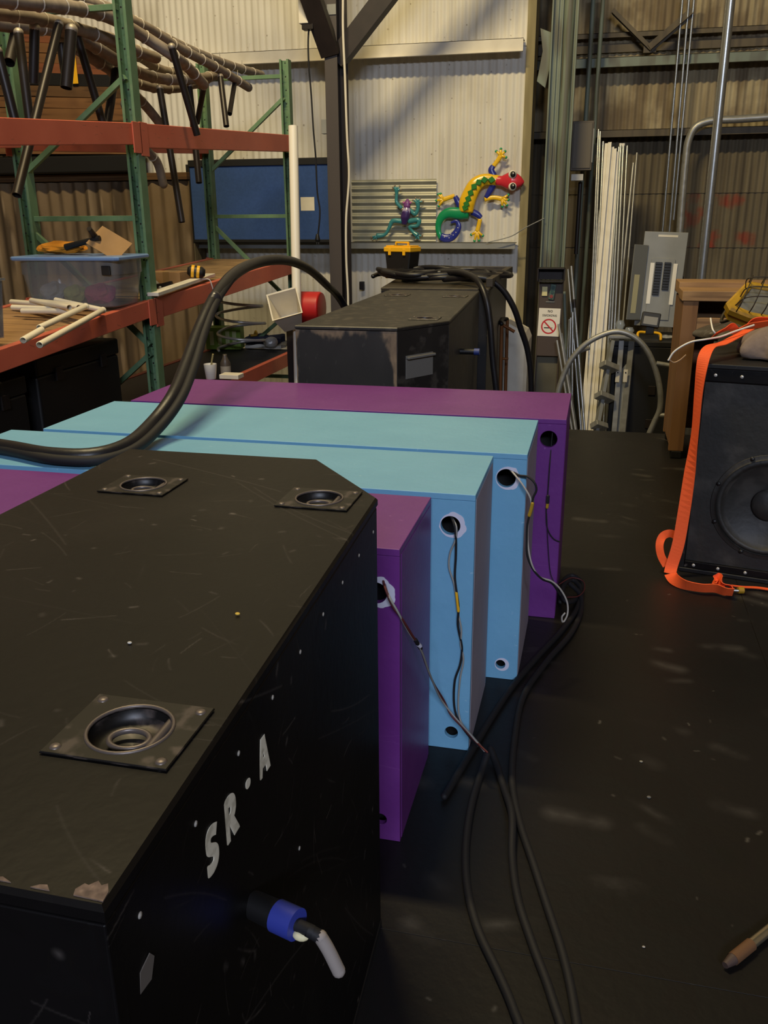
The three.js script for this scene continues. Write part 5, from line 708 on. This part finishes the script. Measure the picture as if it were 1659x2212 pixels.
function heap(name, label, cat, c, s, m, sd, detail = 26) {      // a heap of crumpled cloth
  const g = new THREE.SphereGeometry(1, detail * 2, detail); const q = g.attributes.position; for (let i = 0; i < q.count; i++) { const x = q.getX(i), y = q.getY(i), z = q.getZ(i); const k = 1 + 0.32 * (fbm(x * 0.35 + sd, z * 0.35 + y * 0.2 + sd, 4, 3) - 0.5) + 0.10 * Math.sin(x * 6 + z * 9 + sd * 7) * (1 - Math.abs(y)); q.setXYZ(i, x * s[0] * k, (y < -0.2 ? -0.2 + (y + 0.2) * 0.05 : y) * s[1] * k, z * s[2] * k); } g.computeVertexNormals(); g.computeBoundingBox(); const b = g.boundingBox.min.y; return top(name, mv(g, c[0], c[1] - b, c[2]), m, label, cat);
}
M.cloth = mat({ map: tex(256, 0.3, (u, v) => mix3(hex(0x8a7a70), hex(0x6c5d54), fbm(u, v, 8))), roughness: 0.95, bumpMap: fine, bumpScale: 0.0015 });
heap('grey_cloth', 'crumpled grey brown cloth on top of the right speaker', 'cloth', [0.86, 0.916, -3.98], [0.27, 0.115, 0.2], M.cloth, 1.3);
heap('dark_plastic_sheet', 'crumpled dark plastic sheet on the grey cabinet behind the right speaker', 'sheet', [0.76, 0.842, -5.1], [0.22, 0.07, 0.2], phys({ color: 0x4a443e, roughness: 0.35, clearcoat: 0.3 }), 3.1);
// yellow caged work light lying on the right speaker
{
  const t = thing('caged_work_light', 'yellow work light with a wire cage lying on the right speaker', 'work light', [0.748, 1.088, -4.45]); t.rotation.set(-0.75, 0.15, -0.08);
  const o = [[-0.17, -0.04], [-0.15, -0.075], [-0.06, -0.10], [0.17, -0.10], [0.19, -0.06], [0.14, 0.095], [0.11, 0.11], [-0.06, 0.11], [-0.09, 0.095]]; const inn = [[-0.115, -0.045], [-0.06, 0.075], [0.10, 0.075], [0.14, -0.065], [-0.05, -0.065]].reverse();
  part(t, 'frame', prism(o, 0.05, 0.01, [inn]).translate(0, 0, -0.03), M.yellowDull); part(t, 'body', prism(o.map(([x, y]) => [x * 0.9, y * 0.9]), 0.05, 0.012).translate(0, 0, -0.082), M.yellowDull);
  part(t, 'reflector', prism(inn.slice().reverse().map(([x, y]) => [x * 0.99, y * 0.99]), 0.004, 0.0005).translate(0, 0, -0.026), mat({ color: 0x9a968c, roughness: 0.3, metalness: 0.3 })); part(t, 'glass', prism(inn.slice().reverse().map(([x, y]) => [x * 0.985, y * 0.985]), 0.003, 0.0005).translate(0, 0, 0.004), phys({ color: 0xdadad2, roughness: 0.12, transmission: 0.85, thickness: 0 }));
  part(t, 'lamp_tube', rod([-0.03, 0.005, -0.012], [0.09, 0.005, -0.012], 0.012), M.whitePlastic);
  for (let i = 0; i < 5; i++) { const x = -0.10 + i * 0.055; part(t, 'cage_wire', tube([[x - 0.02, -0.08, 0.015], [x - 0.015, -0.07, 0.07], [x, 0.0, 0.10], [x + 0.02, 0.08, 0.085], [x + 0.025, 0.10, 0.015]], 0.0028, 6), M.cageWire); } for (let i = 0; i < 3; i++) { const y = -0.05 + i * 0.055; part(t, 'cage_wire', tube([[-0.13 + i * 0.02, y, 0.015], [-0.10, y, 0.085], [0.03, y + 0.01, 0.105], [0.14, y, 0.09], [0.165 - i * 0.01, y, 0.015]], 0.0028, 6), M.cageWire); }
  part(t, 'stand', tube([[-0.12, -0.05, -0.09], [-0.14, -0.02, -0.15], [-0.1, 0.08, -0.16], [0.1, 0.08, -0.16]], 0.008, 8), M.cageWire);
}
// orange ratchet strap
{
  const t = thing('ratchet_strap', 'bright orange ratchet strap hanging down the left edge of the right speaker', 'strap');
  const f = 0.405;
  part(t, 'webbing', ribbon([[0.646, 1.012, -4.1], [0.579, 0.991, -4], [0.517, 0.976, -3.9], [0.46, 0.971, -3.82], [0.438, 0.944, -3.77], [0.429, 0.887, -3.745], [0.427, 0.793, -3.74], [0.43, 0.64, -3.735], [0.427, 0.46, -3.735], [0.419, 0.279, -3.72], [0.407, 0.138, -3.7], [0.388, 0.048, -3.68], [0.383, 0.025, -3.66]], [[0.3, 0, 1], [0.3, 0, 1], [0.4, 0, 1], [0.7, 0, 0.7], [1, 0, 0.5], [1, 0, 0.9], [1, 0, 1.6], [1, 0, 2], [1, 0, 0.7], [1, 0, 0.2], [1, 0, 0.1], [1, 0, 0], [1, 0, 0]], 0.05, 0.003, 90), M.orangeStrap);
  part(t, 'webbing', ribbon([[0.383, 0.03, -3.644], [0.398, 0.03, -3.586], [0.435, 0.03, -3.539], [0.497, 0.03, -3.519], [0.552, 0.03, -3.526], [0.59, 0.03, -3.502], [0.619, 0.03, -3.503]], [[1, 0.2, 0.3], [0.6, 0.9, 0.5], [0.2, 1, 0.5], [0, 1, 0.5], [0, 1, 0.5], [0, 1, 0.6], [0, 1, 0.6]], 0.05, 0.003), M.orangeStrap);
  part(t, 'webbing', ribbon([[0.37, 0.045, -3.7], [0.345, 0.082, -3.72], [0.336, 0.128, -3.74], [0.348, 0.158, -3.76], [0.379, 0.166, -3.78], [0.407, 0.156, -3.78]], [[1, 0, 0.3], [1, 0, 0.5], [1, 0, 0.4], [0.6, -0.8, 0.3], [0, -1, 0.3], [0, -1, 0.3]], 0.034, 0.003), M.orangeStrap);
  part(t, 'folded_end', ribbon([[0.551, 0.03, -3.57], [0.565, 0.05, -3.585], [0.581, 0.05, -3.53], [0.61, 0.045, -3.528], [0.619, 0.03, -3.518]], [[0.2, 0.6, 1], [0.4, 0.6, 1], [0.2, 0.5, 1], [0, 0.5, 1], [0, 0.5, 1]], 0.05, 0.003), M.orangeStrap);
  part(t, 'webbing', ribbon([[0.628, 0.02, -3.596], [0.673, 0.012, -3.61], [0.738, 0.01, -3.619], [0.841, 0.01, -3.594]], [[0, 0.2, 1], [0, 0.1, 1], [0, 0.02, 1], [0, 0.02, 1]], 0.02, 0.003), M.orangeStrap);
  part(t, 'hook', rod([0.626, 0.016, -3.556], [0.649, 0.016, -3.556], 0.006), M.galv); part(t, 'yellow_sleeve', rod([0.646, 0.016, -3.56], [0.668, 0.016, -3.565], 0.014), M.yellowDull);
  part(t, 'webbing', ribbon([[0.491, 0.995, -4], [0.531, 1.011, -4.05], [0.573, 1.022, -4.1], [0.601, 1, -4.12], [0.638, 1.013, -4.15], [0.687, 1.019, -4.2], [0.795, 1.035, -4.2]], [[0.2, 0.6, 1], [0.1, 0.5, 1], [0, 0.8, 0.7], [0, 0.9, 0.6], [0, 0.8, 0.7], [0, 0.8, 0.7], [0, 0.8, 0.7]], 0.04, 0.003), M.orangeStrap);
  part(t, 'webbing', ribbon([[0.656, 1.014, -4.25], [0.677, 1.033, -4.25], [0.707, 1.039, -4.25], [0.804, 1.033, -4.25]], [[0, 0.3, 1], [0, 0.5, 1], [0, 0.8, 1], [0, 0.8, 1]], 0.04, 0.003), M.orangeStrap);
}
top('white_wire', tube([[0.31, 0.901, -3.9], [0.327, 0.934, -3.9], [0.359, 0.961, -3.9], [0.397, 0.981, -3.9], [0.451, 0.992, -3.9], [0.513, 0.998, -3.95], [0.575, 1.015, -4], [0.655, 1.037, -4.05]], 0.004, 6), M.whitePlastic, 'thin white wire curling out left over the right speaker', 'wire');
top('white_wire', tube([[0.508, 1.034, -4.3], [0.508, 1.015, -4.25], [0.513, 0.992, -4.2], [0.525, 0.978, -4.2]], 0.004, 6), M.whitePlastic, 'short white wire standing up on the right speaker', 'wire');
top('copper_wire', tube([[0.31, 0.905, -3.9], [0.333, 0.892, -3.9], [0.355, 0.902, -3.9], [0.377, 0.924, -3.9]], 0.003, 6), mat({ color: 0xb08a60, roughness: 0.5 }), 'thin pale wire end in front of the wooden rack leg', 'wire');

// ---------------------------------------------------------------- letters, plug and stickers on the lettered cabinet
{
  const font = await new FontLoader().loadAsync('fonts/droid/droid_sans_bold.typeface.json');
  const cab = scene.children.find((o) => o.name === 'speaker_cabinet'); const ang = Math.atan2(-0.372 + 0.334, 1.032);
  const sideP = (y, z, out) => [-0.334 + (z + 0.468) / (-1.5 + 0.468) * (-0.372 + 0.334) + out, y, z];
  const letter = (s, z, y, size, squash = 0.9) => { const g = new TextGeometry(s, { font, size, depth: 0.0006, curveSegments: 6, bevelEnabled: s !== '.', bevelThickness: 0.0002, bevelSize: 0.0028, bevelSegments: 1 }); g.computeBoundingBox(); const b = g.boundingBox; const k = size / (b.max.y - b.min.y); g.translate(-(b.min.x + b.max.x) / 2, -(b.min.y + b.max.y) / 2, 0); g.scale(k * squash, k, 1); g.rotateY(Math.PI / 2 + ang); g.translate(...sideP(y, z, -0.0012)); part(cab, 'stencil_letter', g, M.chalk, 'white stencilled letter ' + (s === '.' ? 'dot' : s)); };
  letter('S', -0.668, 0.890, 0.056, 0.82); letter('R', -0.722, 0.889, 0.056, 0.82); letter('.', -0.776, 0.892, 0.012, 1.0); letter('A', -0.830, 0.892, 0.052, 0.75);
  part(cab, 'worn_patch', (() => { const g = prism([[-0.012, -0.012], [0.006, -0.014], [0.014, 0.004], [0.008, 0.013], [-0.009, 0.008]], 0.0008, 0); g.rotateY(Math.PI / 2 + ang); return mv(g, ...sideP(0.886, -0.518, -0.0012)); })(), mat({ color: 0x6a625a, roughness: 0.8 }));
}
{
  const t = thing('cable_plug', 'blue collared black plug in the side of the lettered cabinet', 'plug'); const a = [-0.345, 0.735, -0.762], b = [-0.262, 0.738, -0.735];
  const d = V(b).sub(V(a)); const at = (k) => [a[0] + d.x * k, a[1] + d.y * k, a[2] + d.z * k];
  part(t, 'housing', rod(at(0), at(0.45), 0.016, 0.017, 18), M.blackPlastic); const ring = part(t, 'collar', rod(at(0.42), at(0.75), 0.0185, 0.0185, 24), mat({ color: 0x34409c, roughness: 0.5 })); 
  part(t, 'cable', tube([at(0.72), at(1.0), [-0.268, 0.74, -0.735], [-0.253, 0.733, -0.735]], 0.0075, 10), M.rubberMatt); part(t, 'bare_end', tube([[-0.253, 0.733, -0.735], [-0.245, 0.718, -0.735], [-0.233, 0.689, -0.735]], 0.008, 10), mat({ color: 0x9a9088, roughness: 0.7 }));
  part(t, 'tag', ell(0.010, 0.006, 0.007, ...[-0.276, 0.73, -0.735], 12), mat({ color: 0xe8deb0, roughness: 0.6 }));
}
// ---------------------------------------------------------------- wires out of the painted boxes
const wire = (label, pts, r, m, extra) => { const t = thing('speaker_wire', label, 'wire'); part(t, 'strand', tube(pts, r, 7, pts.length * 7), m); if (extra) extra(t); return t; };
M.wireGrey = mat({ color: 0x9a9890, roughness: 0.6 }); M.wireRed = mat({ color: 0x5c2422, roughness: 0.6 });
wire('long black wire with a yellow sleeve down the nearer blue box', [[-0.348, 0.727, -2.215], [-0.332, 0.711, -2.185], [-0.327, 0.667, -2.19], [-0.327, 0.618, -2.195], [-0.328, 0.55, -2.195], [-0.316, 0.47, -2.19], [-0.317, 0.41, -2.195], [-0.304, 0.34, -2.195], [-0.308, 0.288, -2.195], [-0.322, 0.235, -2.195], [-0.321, 0.144, -2.195], [-0.306, 0.103, -2.19], [-0.276, 0.076, -2.17], [-0.243, 0.07, -2.13]], 0.0032, M.rubberMatt, (t) => part(t, 'yellow_sleeve', tube([[-0.323, 0.509, -2.192], [-0.319, 0.483, -2.19], [-0.316, 0.456, -2.19]], 0.0044, 8, 8), M.yellow));
wire('grey wire swinging beside the black one down the nearer blue box', [[-0.346, 0.724, -2.215], [-0.326, 0.705, -2.185], [-0.328, 0.667, -2.19], [-0.343, 0.623, -2.195], [-0.345, 0.582, -2.195], [-0.33, 0.533, -2.195], [-0.317, 0.446, -2.195], [-0.307, 0.397, -2.195], [-0.308, 0.354, -2.195], [-0.299, 0.304, -2.195], [-0.307, 0.244, -2.195], [-0.31, 0.145, -2.195], [-0.3, 0.107, -2.185], [-0.262, 0.088, -2.15], [-0.229, 0.074, -2.12]], 0.0026, M.wireGrey);
wire('twisted red and grey wires from the nearer purple box, slanting over the nearer blue box', [[-0.435, 0.715, -1.79], [-0.417, 0.7, -1.75], [-0.399, 0.662, -1.745], [-0.385, 0.64, -1.75], [-0.367, 0.569, -1.8], [-0.359, 0.505, -1.86], [-0.359, 0.418, -1.94], [-0.362, 0.282, -2.08], [-0.346, 0.184, -2.16], [-0.326, 0.138, -2.165], [-0.288, 0.118, -2.14], [-0.248, 0.107, -2.1], [-0.209, 0.102, -2.06]], 0.003, M.wireRed, (t) => { part(t, 'strand', tube([[-0.432, 0.71, -1.79], [-0.409, 0.688, -1.745], [-0.389, 0.655, -1.742], [-0.374, 0.583, -1.79], [-0.358, 0.506, -1.855], [-0.357, 0.37, -1.98], [-0.347, 0.185, -2.15], [-0.316, 0.138, -2.16], [-0.269, 0.118, -2.12], [-0.218, 0.098, -2.07]], 0.0026, 7, 70), M.wireGrey); part(t, 'tape', tube([[-0.363, 0.547, -1.82], [-0.361, 0.526, -1.84], [-0.358, 0.505, -1.86]], 0.0052, 8, 8), M.rubberMatt); part(t, 'white_tape', tube([[-0.361, 0.526, -1.84], [-0.358, 0.516, -1.85]], 0.0056, 8, 6), M.overspray); });
wire('black wire looping from the upper hole of the farther blue box, yellow sleeve on it', [[-0.23, 0.733, -2.66], [-0.199, 0.727, -2.63], [-0.172, 0.727, -2.62], [-0.15, 0.712, -2.61], [-0.143, 0.69, -2.61], [-0.152, 0.664, -2.61], [-0.157, 0.626, -2.61], [-0.165, 0.579, -2.61], [-0.165, 0.525, -2.61], [-0.161, 0.471, -2.61], [-0.141, 0.421, -2.62], [-0.114, 0.383, -2.64], [-0.082, 0.353, -2.68], [-0.054, 0.297, -2.72]], 0.0036, M.rubberMatt, (t) => part(t, 'yellow_sleeve', tube([[-0.153, 0.645, -2.608], [-0.157, 0.623, -2.608], [-0.161, 0.606, -2.608]], 0.0056, 8, 8), mat({ color: 0xb08c1c, roughness: 0.6 })));
wire('pale wire from the upper hole of the farther blue box, ending in a curl', [[-0.234, 0.739, -2.66], [-0.207, 0.723, -2.625], [-0.182, 0.695, -2.615], [-0.158, 0.652, -2.612], [-0.164, 0.582, -2.612], [-0.16, 0.502, -2.612], [-0.144, 0.436, -2.615], [-0.12, 0.389, -2.64], [-0.082, 0.364, -2.67], [-0.051, 0.322, -2.7], [-0.028, 0.266, -2.72], [-0.027, 0.223, -2.72], [-0.039, 0.198, -2.72], [-0.043, 0.223, -2.71], [-0.035, 0.236, -2.71]], 0.003, mat({ color: 0xb8b0a4, roughness: 0.6 }));
wire('thin dark wire with a tape knot down the far purple box', [[-0.128, 0.735, -3.18], [-0.129, 0.628, -3.15], [-0.13, 0.522, -3.148], [-0.132, 0.441, -3.148], [-0.122, 0.368, -3.148], [-0.097, 0.333, -3.148], [-0.075, 0.326, -3.145]], 0.002, M.rubberMatt, (t) => { part(t, 'tape', tube([[-0.129, 0.501, -3.147], [-0.129, 0.476, -3.147]], 0.006, 8, 6), M.rubberMatt); part(t, 'yellow_tape', tube([[-0.129, 0.472, -3.147], [-0.13, 0.457, -3.147]], 0.0052, 8, 6), mat({ color: 0xb08c1c, roughness: 0.6 })); part(t, 'strand', tube([[-0.13, 0.432, -3.148], [-0.118, 0.303, -3.148], [-0.102, 0.191, -3.147], [-0.09, 0.166, -3.14]], 0.0016, 6), M.rubberMatt); });
wire('thin red wire loop by the corner of the far purple box', [[-0.073, 0.06, -3.361], [-0.025, 0.07, -3.417], [0.018, 0.06, -3.42], [0.029, 0.05, -3.359], [0.004, 0.05, -3.279], [-0.035, 0.06, -3.239]], 0.0022, M.wireRed);
{ // cables on the deck
  const y = 0.011; const lay = (label, pts, r = 0.010) => top('deck_cable', tube(pts, r, 9, pts.length * 9), M.rubberMatt, label, 'cable', undefined);
  lay('black cable coiled by the far purple box, running down the deck', [[-0.063, 0.012, -3.295], [-0.067, 0.02, -3.456], [-0.027, 0.03, -3.538], [0.015, 0.02, -3.505], [0.008, 0.012, -3.357], [-0.041, 0.03, -3.26], [-0.06, 0.045, -3.337], [-0.023, 0.045, -3.457], [0.013, 0.03, -3.412], [0.007, 0.012, -3.266], [-0.044, 0.012, -3.045], [-0.122, 0.012, -2.804], [-0.189, 0.012, -2.577], [-0.229, 0.012, -2.395], [-0.267, 0.012, -2.194], [-0.31, 0.012, -1.964]]);
  lay('black cable furthest right of those trailing over the deck', [[-0.029, 0.055, -3.383], [0.011, 0.035, -3.343], [0.021, 0.012, -3.269], [-0.009, 0.012, -3.033], [-0.088, 0.012, -2.778], [-0.147, 0.012, -2.527], [-0.152, 0.012, -2.294], [-0.138, 0.012, -2.066], [-0.101, 0.012, -1.896], [-0.06, 0.012, -1.766], [-0.02, 0.012, -1.637], [0.023, 0.012, -1.498], [0.048, 0.012, -1.385], [0.063, 0.012, -1.245], [0.0, 0.012, -0.6], [0.1, 0.012, 0.3]]);
  lay('black cable between the others, bending in toward the lettered cabinet', [[-0.212, 0.03, -2.184], [-0.19, 0.012, -2.142], [-0.159, 0.012, -2.04], [-0.124, 0.03, -1.905], [-0.11, 0.012, -1.771], [-0.084, 0.012, -1.636], [-0.041, 0.012, -1.509], [0.005, 0.012, -1.387], [0.042, 0.012, -1.24], [-0.06, 0.012, -0.6], [0.02, 0.012, 0.3]]);
  lay('black cable nearest the lettered cabinet, curving left over the deck', [[-0.218, 0.035, -2.147], [-0.227, 0.012, -2.1], [-0.234, 0.012, -1.942], [-0.225, 0.012, -1.779], [-0.2, 0.012, -1.639], [-0.159, 0.012, -1.521], [-0.105, 0.012, -1.419], [-0.065, 0.012, -1.337], [-0.028, 0.012, -1.224], [-0.12, 0.012, -0.6], [-0.06, 0.012, 0.3]]);
}
{ // rod at the lower right
  const t = thing('metal_rod', 'shiny metal rod with a brown taped end at the lower right corner', 'rod'); const a = [0.353, 0.014, -1.541], b = [0.579, 0.014, -1.802]; const d = V(b).sub(V(a)); const at = (k) => [a[0] + d.x * k, a[1] + d.y * k, a[2] + d.z * k];
  part(t, 'rod', rod(at(0.22), at(1), 0.011), mat({ color: 0xd0c4a8, roughness: 0.22, metalness: 0.9 })); part(t, 'tape', rod(at(0.08), at(0.27), 0.0135), mat({ color: 0x6a4a30, roughness: 0.6 })); part(t, 'tip', rod(at(0), at(0.09), 0.007, 0.013), mat({ color: 0x4a3a34, roughness: 0.6 }));
}
// crumbs
for (const [lab, p, s, c] of [['tiny yellow crumb on the lettered cabinet', [-0.432, 1.003, -0.971], 0.0035, 0xe0b848], ['white paint flake on the lettered cabinet left of the yellow crumb', [-0.531, 1.002, -0.867], 0.003, 0xc8c4bc], ['pale flake on the deck, highest of the three scattered ones', [0.213, 0.002, -2.26], 0.005, 0x8e8878], ['pale flake on the deck, lowest of the three scattered ones', [0.192, 0.002, -1.566], 0.0035, 0xa49e94], ['pale flake on the deck, middle one of the three scattered ones', [0.227, 0.002, -2.097], 0.006, 0x66625c]]) top(lab.includes('yellow crumb') && lab.startsWith('tiny') ? 'crumb' : 'paint_flake', ell(s, s * 0.5, s * 0.8, p[0], p[1], p[2], 10), mat({ color: c, roughness: 0.8 }), lab, 'flake');

renderer.render(scene, camera);
